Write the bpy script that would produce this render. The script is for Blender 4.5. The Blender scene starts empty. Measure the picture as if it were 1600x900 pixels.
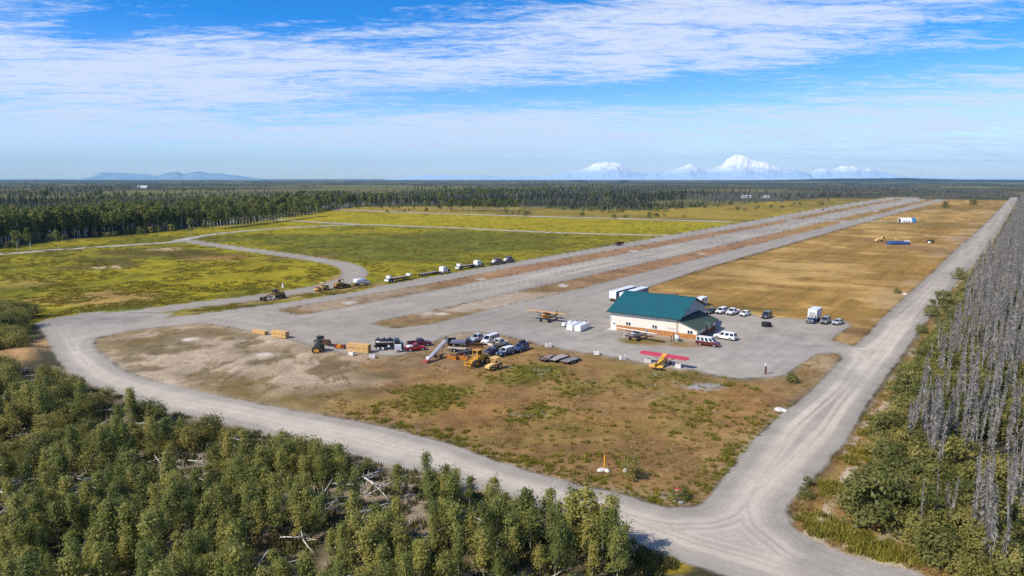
import bpy, bmesh, math, random
import numpy as np
from mathutils import Vector, Matrix

SC = bpy.context.scene
COL = SC.collection
random.seed(7)
RNG = np.random.default_rng(11)

# ------------------------------------------------------------------ camera
CAM_H = 40.0
FPX = 1081.0
PITCH = math.atan((450 - 279) / FPX)
cam = bpy.data.cameras.new("camera")
cam.sensor_width = 36.0
cam.lens = 36.0 * FPX / 1600.0
cam.clip_start = 0.5
cam.clip_end = 200000.0
cam_ob = bpy.data.objects.new("camera", cam)
COL.objects.link(cam_ob)
cam_ob.location = (0, 0, CAM_H)
cam_ob.rotation_euler = (math.pi / 2 - PITCH, 0, 0)
SC.camera = cam_ob

# ------------------------------------------------------------------ light and sky
SC.cycles.use_adaptive_sampling = False
SC.cycles.use_denoising = False
SC.cycles.max_bounces = 5
SC.cycles.volume_bounces = 2
SC.cycles.sample_clamp_indirect = 4.0
SUN_EL = math.radians(43)
SUN_AZ = math.radians(240)          # clockwise from +Y: behind the camera's left shoulder
sun_vec = Vector((math.sin(SUN_AZ) * math.cos(SUN_EL), math.cos(SUN_AZ) * math.cos(SUN_EL), math.sin(SUN_EL)))
sl = bpy.data.lights.new("sun", 'SUN')
sl.energy = 5.0
sl.angle = math.radians(0.5)
sl.color = (1.0, 0.92, 0.79)
sun_ob = bpy.data.objects.new("sun", sl)
COL.objects.link(sun_ob)
sun_ob.location = (-60, -40, 90)
sun_ob.rotation_euler = (-sun_vec).to_track_quat('-Z', 'Y').to_euler()
SC.view_settings.view_transform = 'Standard'
SC.view_settings.look = 'None'
SC.view_settings.exposure = 0.12
SC.view_settings.gamma = 1.0

def raydir(px, py):
    x = (px - 800) / FPX
    y = -(py - 450) / FPX
    v = Vector((x, math.cos(PITCH) + y * math.sin(PITCH), -math.sin(PITCH) + y * math.cos(PITCH)))
    return v.normalized()

world = bpy.data.worlds.new("World")
SC.world = world
world.use_nodes = True
wn = world.node_tree
wn.nodes.clear()
def wnode(t, **kw):
    n = wn.nodes.new(t)
    for k, v in kw.items():
        setattr(n, k, v)
    return n
def wmath(op, a, b=None, clamp=False):
    n = wnode('ShaderNodeMath', operation=op, use_clamp=clamp)
    for i, v in enumerate((a, b)):
        if v is None: continue
        if isinstance(v, (int, float)): n.inputs[i].default_value = v
        else: wn.links.new(v, n.inputs[i])
    return n.outputs[0]
w_out = wnode('ShaderNodeOutputWorld')
w_bg = wnode('ShaderNodeBackground')
w_bg.inputs['Strength'].default_value = 0.115
sky = wnode('ShaderNodeTexSky', sky_type='NISHITA')
sky.sun_disc = False
sky.sun_elevation = SUN_EL
sky.sun_rotation = SUN_AZ
sky.altitude = 200
sky.air_density = 1.0
sky.dust_density = 0.4
sky.ozone_density = 2.5
hs = wnode('ShaderNodeHueSaturation')
hs.inputs['Hue'].default_value = 0.513
hs.inputs['Saturation'].default_value = 1.7
hs.inputs['Value'].default_value = 1.22
wn.links.new(sky.outputs[0], hs.inputs['Color'])
# the clear sky grows paler and brighter blue towards the horizon, all the way round
def low_sky(src):
    tc0 = wnode('ShaderNodeTexCoord'); s0 = wnode('ShaderNodeSeparateXYZ'); wn.links.new(tc0.outputs['Generated'], s0.inputs[0])
    e = wmath('DIVIDE', s0.outputs[2], 0.17); g0 = wmath('POWER', 2.71828, wmath('MULTIPLY', wmath('MULTIPLY', e, e), -1.0))
    m0 = wnode('ShaderNodeMix', data_type='RGBA', blend_type='MULTIPLY'); wn.links.new(g0, m0.inputs['Factor']); wn.links.new(src, m0.inputs[6]); m0.inputs[7].default_value = (.97, 1.03, 1.58, 1)
    return m0.outputs[2]
# high thin cloud sheet: noise on a plane above the place
tc = wnode('ShaderNodeTexCoord')
sx = wnode('ShaderNodeSeparateXYZ')
wn.links.new(tc.outputs['Generated'], sx.inputs[0])
zz = wmath('MAXIMUM', wmath('ADD', sx.outputs[2], 0.055), 0.02)
cx = wmath('DIVIDE', sx.outputs[0], zz)
cy = wmath('DIVIDE', sx.outputs[1], zz)
cp = wnode('ShaderNodeCombineXYZ')
wn.links.new(cx, cp.inputs[0]); wn.links.new(cy, cp.inputs[1])
def cloud_noise(scale, detail, rough, dist, loc, rot=0.0, sc=(1, 1, 1)):
    mp = wnode('ShaderNodeMapping')
    mp.inputs['Location'].default_value = loc
    mp.inputs['Rotation'].default_value = (0, 0, rot)
    mp.inputs['Scale'].default_value = sc
    wn.links.new(cp.outputs[0], mp.inputs[0])
    n = wnode('ShaderNodeTexNoise')
    n.inputs['Scale'].default_value = scale
    n.inputs['Detail'].default_value = detail
    n.inputs['Roughness'].default_value = rough
    n.inputs['Distortion'].default_value = dist
    wn.links.new(mp.outputs[0], n.inputs['Vector'])
    return n.outputs[0]
n1 = cloud_noise(0.55, 9, 0.60, 0.35, (3.1, 1.7, 0), 0.18, (0.75, 1.25, 1))
n2 = cloud_noise(2.6, 8, 0.68, 0.8, (9.2, 4.4, 0), 0.28, (0.6, 1.5, 1))
n3 = cloud_noise(7.5, 7, 0.72, 1.2, (2.2, 8.4, 0), 0.33, (0.7, 1.3, 1))
dens = wmath('ADD', wmath('ADD', wmath('MULTIPLY', n1, 0.50), wmath('MULTIPLY', n2, 0.62)), wmath('MULTIPLY', n3, 0.40)); dens = wmath('SUBTRACT', dens, 0.22)
# broad regions of more / less cover (direction, half width in degrees, amount)
def cover(px, py, wdeg, hdeg, amount):
    global dens
    d = raydir(px, py)
    az = math.atan2(d.x, d.y); el = math.asin(d.z)
    azn = wmath('ARCTAN2', sx.outputs[0], sx.outputs[1])
    eln = wmath('ARCSINE', sx.outputs[2])
    a = wmath('DIVIDE', wmath('SUBTRACT', azn, az), math.radians(wdeg))
    e = wmath('DIVIDE', wmath('SUBTRACT', eln, el), math.radians(hdeg))
    r2 = wmath('ADD', wmath('MULTIPLY', a, a), wmath('MULTIPLY', e, e))
    g = wmath('POWER', 2.71828, wmath('MULTIPLY', r2, -1.0))
    dens = wmath('ADD', dens, wmath('MULTIPLY', g, amount))
cover(480, -25, 14, 3.0, -0.272)
cover(860, -30, 9, 2.2, -0.128)
cover(150, 45, 3.5, 1.5, -0.112)
cover(60, 60, 12, 1.8, 0.033)
cover(330, 110, 22, 2.6, 0.121)
cover(640, 85, 16, 1.8, 0.077)
cover(1230, 45, 24, 3.6, 0.132)
cover(1180, 135, 11, 1.3, -0.128)
cover(1490, 92, 8, 0.9, -0.128)
cover(820, 150, 16, 1.5, -0.128)
cover(300, 180, 30, 2.6, 0.083)
cover(1250, 195, 30, 2.4, 0.094)
cover(800, 215, 16, 1.8, 0.055)
cover(260, 128, 9, .8, 0.055)
cover(560, 165, 12, .7, -0.096)
cover(150, 245, 16, .8, -0.080)
mr = wnode('ShaderNodeMapRange', interpolation_type='SMOOTHSTEP')
mr.inputs['From Min'].default_value = 0.46
mr.inputs['From Max'].default_value = 0.73
mr.inputs['To Max'].default_value = 0.88
wn.links.new(dens, mr.inputs[0])
mx = wnode('ShaderNodeMix', data_type='RGBA')
wn.links.new(mr.outputs[0], mx.inputs['Factor'])
wn.links.new(low_sky(hs.outputs[0]), mx.inputs[6])
mx.inputs[7].default_value = (6.3, 6.9, 8.2, 1)
wn.links.new(mx.outputs[2], w_bg.inputs['Color'])
wn.links.new(w_bg.outputs[0], w_out.inputs['Surface'])

# ------------------------------------------------------------------ small helpers
def G(px, py, z=0.0):
    """ground point seen at a photograph pixel (1600 wide)"""
    d = raydir(px, py)
    t = (z - CAM_H) / d.z
    return Vector((d.x * t, d.y * t, z))
def GP(pts, z=0.0):
    return np.array([G(x, y, z)[:2] for x, y in pts])

RW = math.radians(53.66)            # heading of the runway
UD = np.array([math.cos(RW), math.sin(RW)])
VD = np.array([math.sin(RW), -math.cos(RW)])
def UV2XY(u, v):
    return (u * UD[0] + v * VD[0], u * UD[1] + v * VD[1])

def tag(o, label=None, cat=None, group=None, kind=None):
    if label: o["label"] = label
    if cat: o["category"] = cat
    if group: o["group"] = group
    if kind: o["kind"] = kind
    return o
def empty(name, loc=(0, 0, 0), rz=0.0, label=None, cat=None, group=None):
    o = bpy.data.objects.new(name, None)
    o.empty_display_size = 0.3
    COL.objects.link(o)
    o.location = loc
    o.rotation_euler = (0, 0, rz)
    return tag(o, label, cat, group)

# ------------------------------------------------------------------ materials
MATS = {}
def mat(name, col, rough=0.6, metal=0.0, var=0.12, scale=3.0, spec=0.4, dirt=None, coat=0.0):
    if name in MATS: return MATS[name]
    m = bpy.data.materials.new(name); m.use_nodes = True
    nt = m.node_tree; b = nt.nodes['Principled BSDF']
    b.inputs['Roughness'].default_value = rough
    b.inputs['Metallic'].default_value = metal
    b.inputs['Specular IOR Level'].default_value = spec
    if coat: b.inputs['Coat Weight'].default_value = coat
    t = nt.nodes.new('ShaderNodeTexCoord'); n = nt.nodes.new('ShaderNodeTexNoise')
    n.inputs['Scale'].default_value = scale; n.inputs['Detail'].default_value = 5
    nt.links.new(t.outputs['Object'], n.inputs['Vector'])
    r = nt.nodes.new('ShaderNodeValToRGB')
    c = np.array(col)
    d = np.array(dirt) if dirt is not None else c * (1 - var * 1.6)
    r.color_ramp.elements[0].position = 0.32; r.color_ramp.elements[1].position = 0.62
    r.color_ramp.elements[0].color = (*d, 1); r.color_ramp.elements[1].color = (*np.minimum(c * (1 + var * .5), .92), 1)
    nt.links.new(n.outputs[0], r.inputs[0]); nt.links.new(r.outputs[0], b.inputs['Base Color'])
    MATS[name] = m
    return m
def paint(name, col): return mat("paint_" + name, col, 0.32, 0, 0.05, 1.2, 0.5, dirt=np.array(col) * .8 + np.array((.02, .017, .012)), coat=0.4)

def leafmat(name, c1, c2, c3, rough=0.55, trans=0.25, nscale=0.9):
    m = bpy.data.materials.new(name); m.use_nodes = True
    nt = m.node_tree; b = nt.nodes['Principled BSDF']; out = nt.nodes['Material Output']
    oi = nt.nodes.new('ShaderNodeObjectInfo'); t = nt.nodes.new('ShaderNodeTexCoord')
    n = nt.nodes.new('ShaderNodeTexNoise'); n.inputs['Scale'].default_value = nscale; n.inputs['Detail'].default_value = 3
    nt.links.new(t.outputs['Object'], n.inputs['Vector'])
    a = nt.nodes.new('ShaderNodeMath'); a.operation = 'MULTIPLY_ADD'
    nt.links.new(oi.outputs['Random'], a.inputs[0]); a.inputs[1].default_value = 0.75
    s = nt.nodes.new('ShaderNodeMath'); s.operation = 'MULTIPLY_ADD'
    nt.links.new(n.outputs[0], s.inputs[0]); s.inputs[1].default_value = 0.9; s.inputs[2].default_value = -0.33
    nt.links.new(s.outputs[0], a.inputs[2])
    r = nt.nodes.new('ShaderNodeValToRGB')
    r.color_ramp.elements[0].position = 0.08; r.color_ramp.elements[0].color = (*c1, 1)
    r.color_ramp.elements[1].position = 0.95; r.color_ramp.elements[1].color = (*c3, 1)
    e = r.color_ramp.elements.new(0.5); e.color = (*c2, 1)
    nt.links.new(a.outputs[0], r.inputs[0])
    nt.links.new(r.outputs[0], b.inputs['Base Color'])
    b.inputs['Roughness'].default_value = rough; b.inputs['Specular IOR Level'].default_value = 0.25
    if trans > 0:
        tr = nt.nodes.new('ShaderNodeBsdfTranslucent'); ms = nt.nodes.new('ShaderNodeMixShader')
        nt.links.new(r.outputs[0], tr.inputs[0]); ms.inputs[0].default_value = trans
        nt.links.new(b.outputs[0], ms.inputs[1]); nt.links.new(tr.outputs[0], ms.inputs[2]); nt.links.new(ms.outputs[0], out.inputs[0])
    return m

# ------------------------------------------------------------------ mesh builder
class MB:
    def __init__(s): s.v = []; s.f = []
    def add(s, vs, fs):
        o = len(s.v); s.v += [tuple(p) for p in vs]; s.f += [tuple(i + o for i in f) for f in fs]; return s
    def box(s, c, d, rz=0.0, ry=0.0, taper=(1, 1)):
        hx, hy, hz = d[0] / 2, d[1] / 2, d[2] / 2
        R = Matrix.Rotation(rz, 3, 'Z') @ Matrix.Rotation(ry, 3, 'Y')
        vs = []
        for z in (-hz, hz):
            tx, ty = (taper if z > 0 else (1, 1))
            for x, y in ((-hx, -hy), (hx, -hy), (hx, hy), (-hx, hy)):
                p = R @ Vector((x * tx, y * ty, z)); vs.append((p.x + c[0], p.y + c[1], p.z + c[2]))
        return s.add(vs, [(3, 2, 1, 0), (4, 5, 6, 7), (0, 1, 5, 4), (1, 2, 6, 5), (2, 3, 7, 6), (3, 0, 4, 7)])
    def cyl(s, a, b, r0, r1=None, n=10, cap=True):
        r1 = r0 if r1 is None else r1
        a = Vector(a); b = Vector(b); d = (b - a).normalized()
        up = Vector((0, 0, 1)) if abs(d.z) < .9 else Vector((1, 0, 0))
        x = d.cross(up).normalized(); y = d.cross(x)
        vs = []
        for p, r in ((a, r0), (b, r1)):
            for i in range(n):
                t = 2 * math.pi * i / n; vs.append(p + x * math.cos(t) * r + y * math.sin(t) * r)
        fs = [(i, n + i, n + (i + 1) % n, (i + 1) % n)[::-1] for i in range(n)]
        if cap: fs += [tuple(range(n)), tuple(range(2 * n - 1, n - 1, -1))]
        return s.add(vs, fs)
    def prism(s, prof, y0, y1):
        """profile in x,z extruded along y"""
        n = len(prof)
        vs = [(x, y0, z) for x, z in prof] + [(x, y1, z) for x, z in prof]
        fs = [tuple(range(n)), tuple(range(2 * n - 1, n - 1, -1))] + [(i, n + i, n + (i + 1) % n, (i + 1) % n) for i in range(n)]
        return s.add(vs, fs)
    def loft(s, rings, cap=True, closed=True):
        n = len(rings[0]); vs = [p for r in rings for p in r]; fs = []
        for k in range(len(rings) - 1):
            for i in range(n if closed else n - 1):
                j = (i + 1) % n
                fs.append((k * n + i, k * n + j, (k + 1) * n + j, (k + 1) * n + i))
        if cap:
            fs += [tuple(range(n))[::-1], tuple(range((len(rings) - 1) * n, len(rings) * n))]
        return s.add(vs, fs)
    def quad(s, a, b, c, d): return s.add([a, b, c, d], [(0, 1, 2, 3)])
    def mesh(s, name, m, smooth=False):
        me = bpy.data.meshes.new(name)
        me.from_pydata(s.v, [], s.f); me.update()
        bm = bmesh.new(); bm.from_mesh(me); bmesh.ops.recalc_face_normals(bm, faces=bm.faces); bm.to_mesh(me); bm.free()
        if m: me.materials.append(m)
        if smooth:
            for p in me.polygons: p.use_smooth = True
        return me
    def build(s, name, m, parent=None, smooth=False, loc=None, rz=None):
        o = bpy.data.objects.new(name, s.mesh(name, m, smooth)); COL.objects.link(o)
        if parent is not None: o.parent = parent
        if loc is not None: o.location = loc
        if rz is not None: o.rotation_euler = (0, 0, rz)
        return o
def copy_tree(o, parent=None):
    c = o.copy(); COL.objects.link(c)
    if parent is not None: c.parent = parent
    for ch in o.children: copy_tree(ch, c)
    return c
# ------------------------------------------------------------------ numpy noise
_TAB = RNG.random((16, 256, 256))
def vnoise(x, y, seed=0):
    t = _TAB[seed % 16]
    xi = np.floor(x).astype(np.int64); yi = np.floor(y).astype(np.int64)
    fx = x - xi; fy = y - yi
    fx = fx * fx * (3 - 2 * fx); fy = fy * fy * (3 - 2 * fy)
    x0 = xi & 255; x1 = (xi + 1) & 255; y0 = yi & 255; y1 = (yi + 1) & 255
    return (t[x0, y0] * (1 - fx) + t[x1, y0] * fx) * (1 - fy) + (t[x0, y1] * (1 - fx) + t[x1, y1] * fx) * fy
def fbm(x, y, octs=4, seed=0, rough=0.5):
    s = 0; a = 1; n = 0
    for o in range(octs):
        s = s + a * vnoise(x * 2 ** o + 17.3 * o, y * 2 ** o - 9.1 * o, seed + o); n += a; a *= rough
    return s / n - 0.5
def sstep(a, b, x):
    t = np.clip((x - a) / (b - a), 0, 1); return t * t * (3 - 2 * t)
def poly_sd(poly, x, y):
    """signed distance, positive inside"""
    d2 = np.full(x.shape, 1e18); ins = np.zeros(x.shape, bool); n = len(poly)
    for i in range(n):
        ax, ay = poly[i]; bx, by = poly[(i + 1) % n]
        ex, ey = bx - ax, by - ay
        t = np.clip(((x - ax) * ex + (y - ay) * ey) / (ex * ex + ey * ey + 1e-12), 0, 1)
        d2 = np.minimum(d2, (x - ax - t * ex) ** 2 + (y - ay - t * ey) ** 2)
        c = (ay > y) != (by > y)
        if ey != 0: ins ^= c & (x < (bx - ax) * (y - ay) / ey + ax)
    d = np.sqrt(d2)
    return np.where(ins, d, -d)
def line_d(pts, x, y):
    d2 = np.full(x.shape, 1e18)
    for i in range(len(pts) - 1):
        ax, ay = pts[i]; bx, by = pts[i + 1]; ex, ey = bx - ax, by - ay
        t = np.clip(((x - ax) * ex + (y - ay) * ey) / (ex * ex + ey * ey + 1e-12), 0, 1)
        d2 = np.minimum(d2, (x - ax - t * ex) ** 2 + (y - ay - t * ey) ** 2)
    return np.sqrt(d2)
def smooth_line(pts, k=6):
    P = np.array(pts, float); out = []
    for i in range(len(P) - 1):
        p0 = P[max(i - 1, 0)]; p1 = P[i]; p2 = P[i + 1]; p3 = P[min(i + 2, len(P) - 1)]
        for j in range(k):
            t = j / k
            out.append(.5 * (2 * p1 + (p2 - p0) * t + (2 * p0 - 5 * p1 + 4 * p2 - p3) * t * t + (3 * p1 - p0 - 3 * p2 + p3) * t ** 3))
    out.append(P[-1]); return np.array(out)

# ------------------------------------------------------------------ layout of the place, world metres
infield = GP([(835, 739), (775, 720), (710, 695), (660, 682), (605, 668), (558, 658), (480, 645), (397, 629), (325, 615), (250, 597), (200, 582), (170, 562),
  (150, 545), (147, 537), (152, 528), (176, 523), (213, 515), (288, 508), (315, 505), (347, 509), (389, 517), (453, 530), (500, 545), (543, 553), (586, 554), (624, 556),
  (655, 545), (690, 528), (712, 521), (745, 518), (785, 524), (822, 532), (840, 538), (858, 541), (900, 549), (932, 553), (975, 561), (1010, 569), (1060, 578), (1080, 577),
  (1120, 588), (1160, 592), (1200, 590), (1228, 586), (1245, 572), (1265, 560), (1277, 552), (1307, 552), (1316, 558), (1280, 600), (1230, 640), (1200, 665), (1165, 703), (1130, 745),
  (1112, 772), (1098, 786), (1082, 791), (1046, 792), (1016, 785), (980, 773), (920, 760), (860, 746)])
gravel0 = GP([(56, 506), (66, 517), (74, 530), (80, 545), (95, 570), (130, 597), (190, 620), (250, 640), (330, 658), (400, 674), (480, 694), (560, 714), (640, 735), (700, 750), (780, 775),
  (850, 797), (920, 822), (1000, 852), (1060, 876), (1117, 893), (1170, 910), (1290, 950), (1560, 950), (1431, 893), (1377, 883), (1325, 868), (1276, 849), (1235, 819), (1228, 800), (1230, 789),
  (1249, 771), (1296, 721), (1327, 680), (1347, 645), (1382, 591), (1409, 556), (1436, 517), (1487, 451)] ) 
def UVP(l): return np.array([UV2XY(u, v) for u, v in l])
gravel0 = np.vstack([gravel0, UVP([(420, -15.5), (543, -14.5), (856, -13), (1900, -11), (1900, -26), (1640, -26), (759, -26.5), (475, -29), (343, -29.3), (271, -29.8), (222, -30.2)]),
  GP([(1354, 525), (1335, 540), (1316, 536), (1301, 532), (1302, 527), (1309, 522), (1330, 508), (1323, 502), (1296, 500), (1252, 498), (1207, 497), (1174, 491.5), (1136, 490), (1103, 486), (1060, 472), (1012, 462), (1004, 452)]),
  UVP([(300, -114), (480, -115.5), (727, -118), (1571, -119.9), (1640, -121), (1640, -232), (1269, -231.5), (1000, -222), (700, -210), (400, -200), (270, -197), (200, -194), (182, -193)]),
  GP([(560, 455), (500, 464), (448, 472), (380, 481), (330, 488), (300, 492), (262, 496), (275, 489), (230, 488), (180, 489), (150, 490), (110, 493), (75, 498)])])
strips = [np.vstack([GP([(433, 485.5), (464, 491), (485, 489.5)]), UVP([(140, -169.6), (184, -169.6), (300, -171), (450, -173.5), (600, -175), (672, -176), (684, -179), (690, -184), (727, -188), (600, -187), (430, -186.5), (252, -185), (196, -182), (150, -182)]), GP([(474, 477), (442, 482.5)])]),
  np.vstack([GP([(579, 506), (612, 512.5), (642, 510.5)]), UVP([(140, -129.8), (178, -130.5), (215, -128.5), (245, -129.4), (450, -131), (680, -132.6), (700, -136), (705, -143), (716, -149), (600, -147.5), (400, -145), (251, -143.6), (195, -143.6), (150, -143.6)]), GP([(594, 501)])]),
  UVP([(735, -189), (735, -178), (830, -180), (1150, -186), (1600, -192), (1600, -205), (1150, -200), (900, -195)]),
  UVP([(735, -150.5), (725, -134), (850, -134.5), (1150, -136), (1620, -138), (1620, -151), (1150, -152), (850, -151)])]
s_road = smooth_line(GP([(140, 493), (200, 490), (300, 477), (400, 465), (470, 454.5), (520, 445), (548, 434.5), (554, 424), (541, 415), (510, 408), (460, 400), (400, 392), (340, 383.5), (304, 378), (283, 374.5)]))
w_road = smooth_line(GP([(-420, 446), (-250, 426), (-100, 409), (0, 397.5), (100, 389.5), (200, 383), (270, 378), (292, 373.5), (320, 368), (370, 362), (430, 357), (490, 353.8), (560, 351), (640, 353.5), (720, 356.5), (800, 360.5), (900, 364.5), (1050, 368)]))
n_road = smooth_line(GP([(330, 338), (380, 341), (440, 344), (500, 347.5), (560, 350.5)]))
f_road = smooth_line(GP([(500, 327.5), (560, 329), (640, 332), (750, 335.5), (850, 338.5), (950, 341), (1050, 344), (1150, 347)]))
x_path = smooth_line(GP([(1340, 346.5), (1380, 346), (1440, 346)]))
forest_edge = [(-420, 432), (-200, 405), (0, 386), (60, 376), (130, 371), (230, 364), (300, 354), (352, 352), (420, 343), (470, 336), (500, 331), (523, 327), (560, 323), (640, 320), (740, 322),
  (830, 322), (880, 328), (950, 330), (1010, 329), (1080, 325), (1150, 319), (1210, 316), (1290, 309.5), (1330, 308.5), (1480, 308.6), (1560, 308.5), (1592, 307)]
r_edge_uv = [(60, 36), (72, 16), (80, -3), (87, -11), (100, -13.5), (126, -14.5), (158, -15.5), (288, -15), (500, -12), (800, -10.5), (1700, -8)]
gold = np.vstack([GP([(1012, 462), (1004, 452)]), UVP([(300, -114), (480, -115.5), (727, -118), (1571, -119.9), (1640, -121), (1640, -26), (759, -26.5), (475, -29), (343, -29.3), (271, -29.8), (222, -30.2)]),
  GP([(1354, 525), (1335, 540), (1316, 536), (1301, 532), (1309, 522), (1330, 508), (1296, 500), (1207, 497), (1136, 490), (1060, 472)])])
thicket = GP([(-500, 560), (-100, 566), (0, 574), (60, 580), (110, 600), (180, 628), (250, 651), (330, 671), (400, 687), (480, 708), (560, 729), (640, 751), (700, 767), (780, 793), (850, 816), (920, 843), (985, 872), (1010, 905), (1010, 1000), (800, 1200), (-900, 1200)])
left_bush = GP([(-300, 470), (0, 452), (60, 462), (78, 470), (60, 500), (45, 520), (35, 552), (-100, 566), (-300, 575)])
green = np.vstack([GP([(-420, 520), (0, 560), (56, 506), (140, 493), (262, 496), (448, 472), (560, 455)]), UVP([(182, -193), (270, -197), (700, -210), (1269, -231.5), (1640, -232)]), GP([(1290, 309.5), (1150, 319), (1010, 329), (880, 328), (740, 322), (560, 323), (500, 331), (352, 352), (230, 364), (0, 386), (-420, 432)])])
far_band = np.vstack([GP([(500, 329), (640, 333), (850, 339.5), (1050, 345), (1150, 348)]), UVP([(700, -210), (1269, -231.5), (1640, -232)]), GP([(1290, 309.5), (1150, 319), (1010, 329), (880, 328), (740, 321), (560, 322)])])
mid_band = np.vstack([GP([(380, 341), (440, 344), (560, 350.5), (800, 360.5), (1050, 368)]), GP([(1150, 348), (950, 341), (640, 332), (500, 327.5), (420, 338)])])
east_verge = None

def blob(px, py, rx, ry, x, y, nz, soft=0.55):
    c = G(px, py); dep = c.y / math.cos(PITCH) * 1.0
    ax = rx * math.hypot(c.y, CAM_H) / FPX
    ay = abs(G(px, py - ry).y - G(px, py + ry).y) / 2
    r = np.sqrt(((x - c.x) / ax) ** 2 + ((y - c.y) / ay) ** 2)
    return 1 - sstep(1 - soft, 1 + soft * .6, r + nz * 1.4)

def gravel_field(x, y):
    """signed distance to the edge of bare gravel, positive on it"""
    g = poly_sd(gravel0, x, y)
    g = np.minimum(g, -poly_sd(infield, x, y))
    for s in strips: g = np.minimum(g, -poly_sd(s, x, y))
    return g, 5.4 - line_d(s_road, x, y)

def L(*c): return np.array(c)
def ground_color(x, y, g):
    """albedo of the ground at world points; g = gravel distance"""
    N = x.shape
    n1 = fbm(x / 45, y / 45, 4, 0); n2 = fbm(x / 12, y / 12, 4, 3); n3 = fbm(x / 3.2, y / 3.2, 3, 6); n4 = fbm(x / 140, y / 140, 3, 9)
    u = x * UD[0] + y * UD[1]; v = x * VD[0] + y * VD[1]
    dist = np.hypot(x, y)
    def mix(c, col, w):
        w = np.clip(w, 0, 1)
        return c * (1 - w[:, None]) + (col if getattr(col, 'ndim', 1) == 2 else np.asarray(col)[None, :]) * w[:, None]
    def var(col, amt, n): return np.asarray(col)[None, :] * (1 + amt * n)[:, None]
    c = np.repeat(L(.060, .056, .030)[None, :], len(x), 0) * (1 + 1.2 * n2 + .6 * n3)[:, None]       # forest floor
    far = sstep(2200, 7000, dist)
    c = mix(c, var((.040, .048, .030), 1.0, n4 + n1), far)
    c = mix(c, var((.150, .135, .040), .6, n2), sstep(.09, .15, fbm(x / 380, y / 380, 3, 14)) * sstep(400, 600, dist) * .8)
    # ---- green field, west
    sg = poly_sd(green, x, y) + n2 * 8
    gc = mix(var((.150, .138, .012), .8, n2 + n3), var((.235, .195, .012), .6, n2 + n3), sstep(-.16, .2, n1 + .5 * n2))
    gc = mix(gc, var((.115, .112, .016), .8, n2 + n3), blob(700, 380, 330, 22, x, y, n1))
    gc = mix(gc, var((.105, .105, .014), .8, n2 + n3), blob(200, 372, 260, 7, x, y, n1) * .5)
    gc = mix(gc, var((.27, .215, .010), .7, n2 + n3), blob(360, 432, 150, 22, x, y, n1) * .6)
    sm = poly_sd(mid_band, x, y) + n2 * 6
    gc = mix(gc, var((.265, .215, .012), .6, n2 + n3), sstep(-6, 6, sm))
    sf = poly_sd(far_band, x, y) + n2 * 10
    fc = mix(var((.26, .185, .03), .6, n2), var((.17, .13, .03), .7, n2), sstep(-.1, .2, n1 + n4 + .25 * sstep(820, 1250, y)))
    gc = mix(gc, fc, sstep(-8, 8, sf))
    gc = mix(gc, var((.085, .060, .022), .5, n2), blob(235, 395, 110, 9, x, y, n2) * .75)
    gc = mix(gc, var((.085, .060, .024), .5, n2), blob(165, 414, 60, 8, x, y, n2) * .8)
    gc = mix(gc, var((.23, .13, .05), .5, n2), blob(345, 404, 60, 5, x, y, n2) * .8)
    gc = mix(gc, var((.20, .13, .05), .5, n2), blob(470, 401, 55, 4, x, y, n2) * .8)
    gc = mix(gc, var((.44, .34, .20), .3, n2), blob(258, 389, 28, 2.6, x, y, n2))
    gc = mix(gc, var((.46, .36, .22), .3, n2), blob(163, 418, 26, 2.0, x, y, n2))
    gc = mix(gc, var((.32, .20, .075), .5, n2 + n3), blob(150, 468, 105, 14, x, y, n2) * .85)
    gc = mix(gc, var((.33, .20, .08), .5, n2 + n3), blob(40, 440, 60, 8, x, y, n2) * .4)
    gc = mix(gc, var((.34, .22, .10), .5, n2 + n3), blob(528, 432, 10, 16, x, y, n2) * .6)
    gc = gc * np.array([1.05, 1.06, .95])[None]
    c = mix(c, gc, sstep(-3, 3, sg))
    # ---- golden mown field, east
    sgold = poly_sd(gold, x, y)
    mow = fbm(v / 2.4, u / 60, 3, 2) + .5 * fbm(v / 7.5, u / 120, 2, 5)
    cross = fbm(u / 5.0 + n1, v / 40, 3, 7)
    gd = mix(var((.34, .195, .045), .8, .6 * n2 + .7 * mow + .6 * cross), var((.46, .285, .085), .7, n2 + .6 * cross), sstep(-.08, .22, n1 + .6 * n2 + .5 * cross))
    gd = mix(gd, var((.19, .115, .030), .6, n2), blob(1110, 425, 50, 10, x, y, n1) * .6)
    gd = mix(gd, var((.20, .13, .03), .7, n2), blob(1470, 350, 120, 7, x, y, n1) * .7)
    gd = mix(gd, var((.17, .12, .03), .7, n2), blob(1440, 325, 150, 5, x, y, n1) * .6)
    gd = mix(gd, var((.26, .15, .06), .7, n2), blob(1480, 395, 40, 30, x, y, n1) * .7)
    gd = mix(gd, var((.40, .28, .17), .5, n2), blob(1505, 375, 18, 10, x, y, n1) * .8)
    gd = mix(gd, var((.15, .12, .03), .7, n2), blob(1160, 484, 120, 4, x, y, n2) * .6)
    gd = mix(gd, var((.37, .26, .14), .5, n2), (1 - sstep(0, 9, np.abs(v + 33))) * .5 * sstep(-.2, .2, n1 + n2))
    gd = mix(gd, var((.12, .085, .03), .5, n2), (1 - sstep(0, 2.2, np.abs(v + 111 + (u - 232) * .0115 - n2 * 2))) * .8)
    gd = mix(gd, var((.24, .14, .05), .6, n2 + n3), blob(1340, 520, 30, 12, x, y, n2) * .9)
    gd = gd * np.array([.86, .88, 1.0])[None]
    c = mix(c, gd, sstep(-1.5, 1.5, sgold + n3 * 2))
    # ---- near infield
    si = poly_sd(infield, x, y)
    ic = mix(var((.285, .165, .060), .9, .7 * n2 + .9 * n3), var((.20, .135, .036), .8, n2 + n3), sstep(-.12, .22, n1 + n2))
    tan = blob(330, 560, 190, 60, x, y, n1) 
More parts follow.
